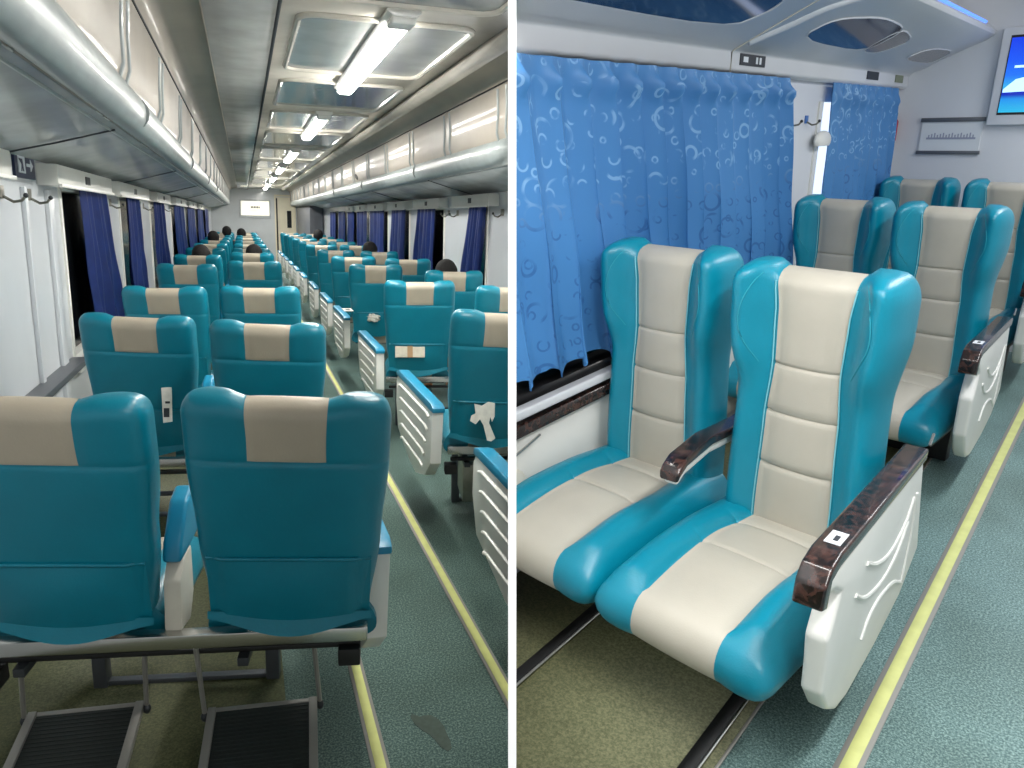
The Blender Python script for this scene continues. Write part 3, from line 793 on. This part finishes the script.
o = crumple((.055, .03, .035), 3).obj('tissue', 'paper', None, at_seat('C', 3, -.02, .69)); finish(o, 'crumpled white tissue in the pocket of the fourth right aisle seat', 'tissue')
tg = MB().prism([(-.045, .01), (-.01, .0), (.02, .018), (.05, .012), (.048, -.05), (.036, -.075), (.028, -.05), (.022, -.08), (.05, -.15), (.03, -.165), (.012, -.16), (-.004, -.09), (-.02, -.062), (-.04, -.085), (-.066, -.07), (-.06, -.045), (-.04, -.035)], 'y', -.006, .002)
o = tg.obj('paper_wrapper', 'paper', None, at_seat('C', 1, -.07, .72, -.085)); finish(o, 'torn white paper wrapper hanging from the pocket of the second right aisle seat', 'wrapper')
e = empty('paper_tag', at_seat('A', 1, .10, .80, -.075), 'white paper tag hung on the second left window seat back', 'tag')
MB().prism([(-.022, 0), (.022, .004), (.026, -.15), (-.012, -.155)], 'y', -.004, .0).obj('tag_card', 'paper', e)
MB().box(-.01, .014, -.006, -.004, -.13, -.09).box(-.004, .016, -.006, -.004, -.07, -.06).obj('tag_print', 'print', e)
e = empty('armrest_card', Matrix.Translation((.845, 6.55, .765)), 'white card with a dark mark lying on the fourth right aisle armrest', 'card')
MB().box(-.04, .04, -.1, .1, 0, .004).obj('card_sheet', 'paper', e); MB().box(-.018, .02, -.05, .04, .004, .005).obj('card_mark', 'print', e)

# --- passengers, seen from behind above the seat backs
def person(x, y, ztop, label, hairc='hair'):
    s = 1.0; z0 = ztop-1.27
    e = empty('person', Matrix.Translation((x, y, z0)) @ Matrix.Rotation(YAW, 4, 'Z'), label, 'person', 'seated passengers')
    me = bpy.data.meshes.new('body')
    J = {'pel': (0, .05, .55), 'sp': (0, .0, .72), 'ch': (0, -.04, .90), 'nk': (0, -.02, 1.03), 'hd0': (0, 0, 1.09), 'hd1': (0, .005, 1.165), 'hd2': (0, 0, 1.21)}
    V = []; I = {}
    R_ = []
    def add(n, p, r): I[n] = len(V); V.append(p); R_.append(r)
    for n, r in (('pel', .14), ('sp', .125), ('ch', .14), ('nk', .05), ('hd0', .058), ('hd1', .074), ('hd2', .05)): add(n, J[n], r)
    E_ = [('pel', 'sp'), ('sp', 'ch'), ('ch', 'nk'), ('nk', 'hd0'), ('hd0', 'hd1'), ('hd1', 'hd2')]
    for t, sx in (('l', -1), ('r', 1)):
        add('sh'+t, (sx*.16, -.03, .93), .058); add('el'+t, (sx*.20, .06, .70), .045); add('wr'+t, (sx*.10, .26, .66), .03); add('ha'+t, (sx*.07, .33, .65), .03)
        add('hp'+t, (sx*.09, .10, .53), .10); add('kn'+t, (sx*.10, .45, .53), .065); add('an'+t, (sx*.10, .48, .12), .042); add('ft'+t, (sx*.10, .60, .06), .04)
        E_ += [('ch', 'sh'+t), ('sh'+t, 'el'+t), ('el'+t, 'wr'+t), ('wr'+t, 'ha'+t), ('pel', 'hp'+t), ('hp'+t, 'kn'+t), ('kn'+t, 'an'+t), ('an'+t, 'ft'+t)]
    me.from_pydata(V, [(I[a], I[b]) for a, b in E_], [])
    o = bpy.data.objects.new('body', me); COL.objects.link(o); o.parent = e; me.materials.append(M['skin'])
    sk = o.modifiers.new('skin', 'SKIN'); 
    for i, r in enumerate(R_): me.skin_vertices[0].data[i].radius = (r, r)
    me.skin_vertices[0].data[0].use_root = True
    sb = o.modifiers.new('sub', 'SUBSURF'); sb.levels = 1; sb.render_levels = 1
    def hf(p, q):
        k = 1+.03*math.sin(9*p.x)*math.sin(8*p.z); z = q.z
        if p.y > .55 and p.z < .35: return Vector((q.x*.9, q.y-.05, q.z))
        return Vector((q.x*k, q.y*k, z))
    MB().ellipsoid((0, -.014, 1.168), (.094, .108, .108), 20, 14, fn=hf).obj('hair', hairc, e)
    # shirt
    def tor(a, b):
        an = 2*PI*a; z = .50+.50*b; w = interp([(0, .175), (.5, .16), (.85, .20), (1, .07)], b); d = interp([(0, .15), (.5, .13), (.85, .12), (1, .065)], b)
        return (w*math.cos(an), interp([(0, .05), (1, -.03)], b)+d*math.sin(an), z+.02)
    MB().sheet(tor, 24, 12).obj('shirt', 'shirt', e)
    return e
def over_seat(key, r, dz=0.0, dx=0.0):
    x, y = SEATPOS[(key, r)]; return x+dx, y+.02
PPL = [('A', 4, 1.25, .0, 'person with dark hair seated in the fifth left window seat'),
       ('B', 4, 1.24, .0, 'person with dark hair in the fifth left aisle seat'),
       ('A', 7, 1.30, -.05, 'person with dark hair at a far left window seat, lower left of two far heads'),
       ('A', 9, 1.34, .1, 'person sitting tallest near the far end on the left'),
       ('B', 9, 1.30, -.15, 'person with black hair near the far end wall below the screen'),
       ('D', 3, 1.235, -.02, 'person with dark hair in a right window seat close to the nearest right curtain'),
       ('D', 5, 1.27, -.1, 'person with dark hair in a right window seat below the third right curtain'),
       ('D', 8, 1.33, -.25, 'person with dark hair far back on the right of the long aisle')]
for k, r, zt, dx, lb in PPL:
    x, y = over_seat(k, r, dx=dx); person(x, y+.10, zt, lb)

# ================================================================== PARTITION added in place of the white border between the two views
TW = .0044
Dv = Vector(((512.2-PX)/F, 0, -1)).normalized(); Uc = Vector((0, 1, 0)); Nv = Dv.cross(Uc).normalized()
if Nv.x < 0: Nv = -Nv
cw = cam.matrix_world
def cpt(d, u, n): return cw @ (Dv*d+Uc*u+Nv*n)
NW = (cw.to_3x3() @ Nv).normalized(); CW = cw.translation.copy()
mb = MB(); poly = [(.8, -.62), (.8, .62), (28, 6.5), (28, -9.)]
vs = [cpt(d, u, -TW) for d, u in poly]+[cpt(d, u, TW) for d, u in poly]
mb.add(vs, [(0, 1, 2, 3), (4, 5, 6, 7), (0, 1, 5, 4), (1, 2, 6, 5), (2, 3, 7, 6), (3, 0, 4, 7)])
part_o = struct('wall_center', mb, 'divider', smooth=False)
LEFT_SET = [o for o in bpy.data.objects if o is not part_o and o is not cam]

# ================================================================== SECOND COMPARTMENT (right)
def RT(w, u, z=0): return MR @ Matrix.Translation((w, u, z))
UE = 6.4
W0 = -1.5
def rs(name, mb, mats, **k): return struct(name, mb, mats, MR.copy(), **k)
rs('floor_compartment', MB().box(W0-.1, 1.6, .3, UE, -.05, 0), 'aisle_r')
rs('floor_compartment_footwell', MB().box(W0, -.545, .3, UE, 0, .003), 'olive_r')
rs('trim_20', MB().box(-.548, -.540, .3, UE, 0, .005), 'alu')
for w, lb in ((-1.15, 'black floor rail with a bright edge beside the window seat'), (-.60, 'black floor rail with a bright edge under the aisle seat')):
    e = empty('floor_rail', RT(w, .35), lb, 'floor rail', 'seat rails in the footwell')
    MB().box(-.02, .02, 0, UE-.4, .003, .010).obj('groove', 'black', e); MB().box(.02, .027, 0, UE-.4, .003, .014).obj('bright_edge', 'chrome', e)
e = empty('floor_strip', RT(-.285, .35), 'yellow floor strip in a grey edging beside the cream and teal seats', 'floor strip')
MB().box(-.031, .031, 0, UE-.4, 0, .006).obj('edging', 'alu', e); MB().box(-.0175, .0175, 0, UE-.4, .006, .0085).obj('yellow_line', 'yellow', e)

# window wall: lower panel, ledge, window glass, pillars, header
mb = MB()
mb.box(W0-.1, W0, .3, UE, 0, .70)
mb.box(W0-.1, W0, .3, UE, 1.70, 2.5)
mb.box(W0-.1, W0, 4.12, 4.77, .7, 1.7); mb.box(W0-.1, W0, 6.02, UE, .7, 1.7); mb.box(W0-.1, W0, .3, .8, .7, 1.7)
rs('wall_window_side', mb, 'wall_r', smooth=False)
M['daylight'] = mat('pane_daylight', (225, 232, 240), .3, emit=(232, 240, 250), estr=1.1)
wn = rs('window_20', MB().box(W0-.06, W0-.05, .8, 4.12, .7, 1.7), 'glassdark', smooth=False)
link('window_gasket', MB().box(W0-.05, W0+.04, .8, 4.12, .70, .735).box(W0-.05, W0+.01, .8, 4.12, .79, .80).mesh('window_gasket', 'blackframe'), wn)
wn = rs('window_21', MB().box(W0-.06, W0-.05, 4.72, 6.02, .7, 1.7), 'daylight', smooth=False)
link('window_frame', MB().box(W0-.05, W0+.01, 4.68, 4.74, .7, 1.7).mesh('window_frame', 'white'), wn)
rs('trim_21', MB().box(W0, W0+.075, .3, UE, .665, .70), 'wall_r', bevel=.006)
# side rail under the window: dark burl cap on a white body
e = empty('window_armrest', RT(W0, .9), 'long dark burl armrest rail on a white body under the ringed curtain', 'armrest')
MB().box(.0, .05, 0, 3.1, .12, .60).obj('side_body', 'white', e, bevel=.01)
MB().box(.0, .075, 0, 3.1, .60, .648).obj('burl_cap', 'wood', e, bevel=.008)
MB().box(.073, .080, .86, .885, .60, .65).obj('cap_joint', 'chrome', e)
MB().tube([(.055, .80, .505), (.055, .93, .53), (.055, 1.02, .55), (.055, 1.08, .565)], .005, 6).obj('ring_pull', 'chrome', e)
MB().ellipsoid((.055, .90, .50), (.008, .02, .035), 10, 6).obj('latch', 'darkmetal', e)
dk = MB().ellipsoid((0, 0, 0), (.02, .09, .12), 18, 10); o = dk.obj('side_bulge', 'cream', e, Matrix.Translation((.05, .93, .36)))

# end wall and ceiling
rs('wall_compartment_end', MB().box(W0-.1, 1.6, UE, UE+.08, 0, 2.6), 'wall_r', smooth=False)
rs('ceiling_compartment', MB().box(-.9, 1.6, .3, UE, 2.45, 2.5), 'wall_r', smooth=False)

# overhead bin
prof = [(W0, 1.80), (W0+.035, 1.80), (W0+.05, 1.815), (W0+.05, 1.885), (W0+.075, 1.905), (W0+.13, 1.925),
        (W0+.20, 1.96), (W0+.36, 2.035), (W0+.48, 2.085), (W0+.525, 2.115), (W0+.53, 2.14), (W0+.50, 2.17), (W0+.40, 2.22), (W0+.28, 2.32), (W0+.22, 2.48), (W0, 2.48)]
e = empty('overhead_bin', RT(0, 0), 'long white overhead luggage bin with dark tinted insets above the ringed curtains', 'luggage bin')
MB().prism(prof, 'y', .5, UE).obj('bin_shell', 'wall_r', e, bevel=.008, angle=28)
def zs_(w): return 1.86+(w+1.5)*.5
def inset(poly, mtl, nm):
    mb = MB(); n = len(poly)
    # rounded outline by corner cutting
    P_ = [Vector(p) for p in poly]
    for _ in range(2):
        q = []
        for i in range(len(P_)):
            a, b = P_[i], P_[(i+1) % len(P_)]; q += [a*.8+b*.2, a*.2+b*.8]
        P_ = q
    vs = [(p.x, p.y, zs_(p.x)-.002) for p in P_]+[(p.x, p.y, zs_(p.x)+.002-.012) for p in P_]
    n = len(P_)
    mb.add(vs, [tuple(range(n)), tuple(range(n, 2*n))[::-1]]+[(i, (i+1) % n, n+(i+1) % n, n+i) for i in range(n)])
    o = mb.obj(nm, mtl, e)
    rm = MB(); c = sum(P_, Vector((0, 0)))/n
    rim = [(p.x+(p.x-c.x)*.05, p.y+(p.y-c.y)*.02, zs_(p.x)-.008) for p in P_]
    rm.tube(rim, .004, 6, close=True); link('inset_rim', rm.mesh('inset_rim', 'wall_r'), o)
inset([(-1.33, 1.1), (-1.33, 2.97), (-1.20, 3.10), (-1.08, 3.0), (-1.08, 1.1)], 'grille', 'tinted_inset')
inset([(-1.31, 3.72), (-1.17, 3.74), (-1.10, 4.2), (-1.12, 4.72), (-1.31, 4.72)], 'grille', 'tinted_inset')
inset([(-1.31, 4.66), (-1.12, 4.66), (-1.17, 5.10), (-1.30, 4.95)], 'grille_grey', 'grey_inset')
inset([(-1.31, 5.55), (-1.19, 5.65), (-1.16, 6.2), (-1.30, 6.25)], 'grille_grey', 'grey_inset')
for u0, u1, nm, m_ in ((3.42, 3.70, 'number_plate', 'print'), (5.35, 5.60, 'number_plate', 'print'), (6.02, 6.22, 'number_plate', 'green_label')):
    o = MB().box(W0+.051, W0+.055, u0, u1, 1.835, 1.882).obj(nm, m_, e)
o = MB().box(W0+.055, W0+.057, 3.45, 3.50, 1.848, 1.870).box(W0+.055, W0+.057, 3.59, 3.61, 1.845, 1.873).box(W0+.055, W0+.057, 3.63, 3.65, 1.845, 1.873).obj('plate_marks', 'signwhite', e)
for k in range(3): MB().ellipsoid((-1.06, 2.95+.0*k+.28*k, zs_(-1.06)-.012), (.03, .05, .012), 12, 6).obj('air_nozzle', 'chrome', e) if k < 1 else None
# LED strip along the bin nose
o = MB().tube([(W0+.505, 4.3, 2.172), (W0+.505, 6.1, 2.172)], .009, 8).obj('led_strip', 'led', e)
# bin joint line
MB().tube([(W0+.052, 3.33, 1.80), (W0+.053, 3.33, 1.885), (W0+.13, 3.33, 1.923), (W0+.36, 3.33, 2.033), (W0+.50, 3.33, 2.095)], .0035, 6).obj('bin_joint', 'cream', e)

for uu in (3.42,):
    MB().tube(smooth_line([(W0+.10, uu-.06, 1.935), (W0+.22, uu+.02, 1.990), (W0+.36, uu+.10, 2.057), (W0+.46, uu+.26, 2.105)]), .034, 12).obj('moulded_ridge', 'wall_r', e)
# curtains with ring pattern
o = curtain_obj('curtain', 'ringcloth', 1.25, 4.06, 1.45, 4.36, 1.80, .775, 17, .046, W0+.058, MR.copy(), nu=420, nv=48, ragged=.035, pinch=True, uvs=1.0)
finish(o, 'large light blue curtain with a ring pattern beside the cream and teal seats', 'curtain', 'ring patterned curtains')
o = curtain_obj('curtain', 'ringcloth', 4.75, 6.2, 4.88, 6.42, 1.80, .60, 8, .03, W0+.05, MR.copy(), nu=200, nv=40, ragged=.02, pinch=True)
finish(o, 'smaller light blue ring patterned curtain near the end wall', 'curtain', 'ring patterned curtains')

# hooks on the pillar
for u, lb in ((4.22, 'coat hook beside the large ringed curtain'), (4.50, 'coat hook with a blue top beside the smaller ringed curtain')):
    hook(RT(W0, u, 1.585) @ Matrix.Scale(.75, 4), lb, 'coat hooks on the white pillar', 'hookblue' if u > 4.4 else 'steel')
cp = MB()
prc = [(0, .052), (.01, .05), (.03, .04), (.045, .02), (.05, 0)]
o = MB().ellipsoid((0, 0, 0), (.03, .12, .055), 20, 12, fn=lambda p, q: Vector((q.x, q.y, max(q.z, -.03)))).obj('cap', 'white', None, RT(W0+.04, 4.70, 1.49)); finish(o, 'round white cap hanging on the pillar hook at the curtain edge', 'cap')

# route board, red extinguisher, screen
e = empty('route_board', RT(-1.315, UE), 'framed white route diagram board on the end wall left of the screen', 'notice board')
MB().box(0, .37, -.012, 0, 1.365, 1.59).obj('board_sheet', 'signwhite', e)
MB().box(-.01, .38, -.022, 0, 1.572, 1.60).obj('board_rail', 'greymetal', e, bevel=.003)
MB().box(-.01, .38, -.022, 0, 1.355, 1.378).obj('board_rail', 'greymetal', e, bevel=.003)
M['ink'] = mat('grey_ink', (150, 156, 176), .6)
pr = MB().box(.04, .34, -.014, -.012, 1.455, 1.468)
for k in range(16):
    pr.box(.05+k*.018, .058+k*.018, -.014, -.012, 1.468, 1.485+.02*((k*7) % 3)/3)
pr.obj('diagram', 'ink', e)
e = empty('fire_extinguisher', RT(-1.50, UE-.07), 'red fire extinguisher half hidden behind the smaller curtain', 'fire extinguisher')
MB().tube([(0, 0, 1.44), (0, 0, 1.45), (0, 0, 1.58), (0, 0, 1.60), (0, 0, 1.62)], [.03, .042, .042, .03, .012], 14).obj('cylinder', 'red', e)
MB().box(-.01, .03, -.01, .01, 1.62, 1.64).obj('valve', 'darkmetal', e)
e = empty('wall_screen', RT(-.925, UE), 'wall screen with a bright blue picture in a pale frame at the right edge', 'screen')
MB().box(0, .62, -.05, 0, 1.545, 2.15).obj('screen_frame', 'wall_r', e, bevel=.012)
MB().box(.05, .57, -.053, -.05, 1.61, 2.10).obj('bezel', 'blackframe', e)
MB().box(.056, .564, -.056, -.053, 1.625, 2.085).obj('screen_face', 'screen_b', e)
sh = MB().prism([(.06, 1.77), (.12, 1.83), (.2, 1.85), (.3, 1.84), (.4, 1.78), (.4, 1.76), (.06, 1.75)], 'y', -.058, -.056)
sh.box(.10, .3, -.058, -.056, 1.90, 1.915); sh.obj('screen_picture', 'screen_shape', e)

# --- seats facing the viewer
RZ0, RZ1 = .34, 1.225
WtR = [(0, .212), (.5, .220), (.84, .212), (1.06, .240), (1.3, .240)]
ctR = [(0, .118), (.45, .115), (.75, .106), (.93, .094), (1.08, .098), (1.22, .11)]
wingR = [(0, .045), (.55, .045), (.82, .035), (.98, .085), (1.3, .095)]
RREC = -.04
bR, lR, aR = backrest_mesh(RZ0, RZ1, WtR, ctR, RREC, (.925, .775, .60), wingR, .075, .06, .165, ['teal_r', 'beige_r'], dip=.02, rc=.085)
cR = cushion_mesh(.78, .266, [(0, .112), (.12, .118), (.30, .135), (.55, .128), (.80, .125)], .40, .235, ['teal_r', 'beige_r'], seams=(.17, .38), bol=.03, back=-.02)
cRa = cushion_mesh(.71, .266, [(0, .112), (.12, .118), (.28, .135), (.5, .128), (.80, .125)], .40, .24, ['teal_r', 'beige_r'], seams=(.16, .35), bol=.03, back=-.02)
U0 = 2.27
RYAW = -6
def make_right_seat(arm):
    e = bpy.data.objects.new('train_seat', None); COL.objects.link(e)
    b = link('backrest', bR, e); c = link('seat_cushion', cRa if arm == 'panel' else cR, e)
    for l in lR: link('piping', MB().tube(l, .0022, 5).mesh('piping', 'thread'), b)
    for l in aR: link('stitching', MB().tube(l, .0016, 5).mesh('stitching', 'stitch'), b)
    MB().box(-.21, .21, -.02, .50, .19, .245).obj('seat_pan', 'black', e, bevel=.01)
    MB().box(-.20, .20, .12, .18, .012, .19).obj('pedestal', 'black', e, bevel=.006)
    if arm == 'panel':                       # aisle side is local -x (seat is turned to face the viewer)
        pf = [(2.61, .27), (2.37, .655), (1.36, .70), (1.36, .655), (1.42, .64), (1.50, .60), (1.47, .555), (1.435, .50), (1.46, .41), (1.47, .33), (1.56, .235), (1.66, .175), (1.78, .150), (2.08, .150), (2.40, .18)]
        yl = lambda u: -.12+(-(u-U0)+.12)*.86
        pts = [(yl(u), z) for u, z in pf]
        a = MB().prism(pts, 'x', -.292, -.240).obj('armrest', 'white', e, Matrix.Rotation(-math.radians(RYAW), 4, 'Z'), bevel=.014, bseg=3)
        rb = MB()
        for cv in ([(1.74, .575), (1.88, .515), (2.05, .478), (2.22, .50), (2.30, .56)], [(1.66, .52), (1.80, .45), (2.0, .41), (2.16, .425), (2.27, .49)],
                   [(1.84, .30), (1.90, .345), (2.02, .35), (2.2, .315), (2.36, .245)], [(2.36, .25), (2.38, .40), (2.34, .56)]):
            rb.tube(smooth_line([(-.2905, yl(u), z) for u, z in cv]), .007, 8)
        link('pressed_rib', rb.mesh('pressed_rib', 'white'), a)
        cap = [(2.39, .652), (2.39, .688), (1.42, .735), (1.35, .725), (1.315, .695), (1.31, .64), (1.355, .625), (1.365, .69), (1.42, .70)]
        cpm = MB().prism([(yl(u), z) for u, z in cap], 'x', -.296, -.232).obj('burl_cap', 'wood', a, bevel=.007, bseg=3)
        bt = MB().prism([(yl(1.45), .735), (yl(1.53), .7305), (yl(1.53), .7325), (yl(1.45), .737)], 'x', -.282, -.248).obj('white_label', 'signwhite', a)
        MB().prism([(yl(1.468), .7365), (yl(1.50), .7345), (yl(1.50), .7360), (yl(1.468), .738)], 'x', -.272, -.262).obj('label_mark', 'print', a)
        MB().tube([(-.296, -(2.385-U0), .70), (-.296, -(2.42-U0), .725)], .004, 6).obj('pin', 'chrome', a)
    else:                                    # slim folding armrest between the two seats
        pts = [(1.74, .640), (1.78, .660), (1.95, .672), (2.1, .655), (2.22, .645), (2.36, .64)]
        def arm_sheet(pts, off0, off1, w0): 
            P_ = [(-(u-U0), z+off1) for u, z in pts]+[(-(u-U0), z+off0) for u, z in reversed(pts)]
            return MB().prism(P_, 'x', -.275-w0, -.275+w0)
        a = arm_sheet(pts, -.045, -.012, .022).obj('center_armrest', 'white', e, Matrix.Rotation(-math.radians(RYAW), 4, 'Z'), bevel=.01, bseg=3)
        arm_sheet([(1.725, .625)]+pts, -.014, .014, .031).obj('burl_cap', 'wood', a, bevel=.011, bseg=3)
    return e
pa = make_right_seat('panel'); pc = make_right_seat('mid')
def place(o, w, u, yaw): o.matrix_world = RT(w, u) @ Matrix.Rotation(PI+math.radians(yaw), 4, 'Z')
RS = [(pa, -.625, U0-.02, 'nearest cream and teal aisle seat with dark burl armrest and white side panel'),
      (pc, -1.157, U0+.12, 'cream and teal window seat nearest the viewer, beside the ringed curtain'),
      (None, -.66, 4.20, 'cream and teal aisle seat in the second row, right behind the nearest aisle seat'),
      (None, -1.175, 4.35, 'cream and teal window seat in the second row, in front of the smaller ringed curtain'),
      (None, -.66, 5.95, 'cream and teal aisle seat in the last row, cut by the right edge'),
      (None, -1.175, 6.02, 'cream and teal window seat in the last row against the end wall')]
for i, (o, w, u, lb) in enumerate(RS):
    if o is None: o = duplicate_tree(pa if i % 2 == 0 else pc)
    place(o, w, u, RYAW); finish(o, lb, 'seat', 'seats facing the viewer')

# ================================================================== unseen lamps added to light the second compartment, sky
for i, u in enumerate((1.2, 3.4, 5.4)):
    e = empty('ceiling_lamp', RT(.15, u, 2.45), ['ceiling lamp of the second compartment, nearest the viewer', 'middle ceiling lamp of the second compartment', 'far ceiling lamp of the second compartment'][i], 'lamp', 'lamps of the second compartment')
    MB().box(-.08, .08, -.6, .6, -.04, 0).obj('lamp_housing', 'lampcase', e, bevel=.006); MB().box(-.05, .05, -.55, .55, -.055, -.04).obj('lit_tube', 'lamp_r', e)
    light_along('compartment_light', RT(.15, u, 2.38), .14, 1.1, (34, 25, 17)[i], (.97, .98, 1))
wd = bpy.data.worlds.new('world'); SC.world = wd; wd.use_nodes = True
wd.node_tree.nodes['Background'].inputs[0].default_value = (.98, .99, 1, 1); wd.node_tree.nodes['Background'].inputs[1].default_value = .55

# ================================================================== fit everything to its side of the partition
bpy.context.view_layer.update()
def is_left(o): return o in LS
LS = set(LEFT_SET)
def clip_objects():
    dead = []
    for o in [x for x in bpy.data.objects if x.type == 'MESH' and x is not part_o]:
        sg = -1 if o in LS else 1
        bb = [sg*((o.matrix_world @ Vector(c)-CW).dot(NW)) for c in o.bound_box]
        if min(bb) >= TW+.001: continue
        if max(bb) <= TW+.001 or not any(sg*((o.matrix_world @ v.co-CW).dot(NW)) > TW+.0005 for v in o.data.vertices): dead.append(o); continue
        if min(sg*((o.matrix_world @ v.co-CW).dot(NW)) for v in o.data.vertices) >= TW+.001: continue
        if o.data.users > 1: o.data = o.data.copy()
        me = o.data; bm = bmesh.new(); bm.from_mesh(me); bm.transform(o.matrix_world)
        co = CW+NW*(TW+.001)*sg; flat = [f.smooth for f in bm.faces]
        r = bmesh.ops.bisect_plane(bm, geom=bm.verts[:]+bm.edges[:]+bm.faces[:], plane_co=co, plane_no=NW*sg, clear_inner=True, clear_outer=False, dist=1e-6)
        ce = [x for x in r['geom_cut'] if isinstance(x, bmesh.types.BMEdge)]
        be = [x for x in ce if x.is_valid and len(x.link_faces) == 1]
        if be and 'curtain' not in o.name:
            try: bmesh.ops.holes_fill(bm, edges=be, sides=0)
            except Exception: pass
        bm.transform(o.matrix_world.inverted()); bm.to_mesh(me); bm.free()
        if not len(me.polygons): dead.append(o)
    def kill(o):
        for c in list(o.children): kill(c)
        bpy.data.objects.remove(o, do_unlink=True)
    names = [o.name for o in dead]
    for n in names:
        o = bpy.data.objects.get(n)
        if o is None: continue
        for c in list(o.children):           # keep surviving sub-parts by moving them up a level
            if c.name not in names:
                mw = c.matrix_world.copy(); c.parent = o.parent; c.matrix_world = mw
        bpy.data.objects.remove(o, do_unlink=True)
    ch = True
    while ch:
        ch = False
        for o in list(bpy.data.objects):
            if o.type == 'EMPTY' and not o.children: bpy.data.objects.remove(o, do_unlink=True); ch = True
    for o in list(bpy.data.objects):
        if o.type == 'LIGHT':
            s_ = (o.matrix_world.translation-CW).dot(NW)
clip_objects()
SC.view_settings.view_transform = 'Standard'; SC.view_settings.look = 'None'; SC.view_settings.gamma = 1; SC.view_settings.exposure = 0
SC.view_settings.use_curve_mapping = False
SC.cycles.max_bounces = 6
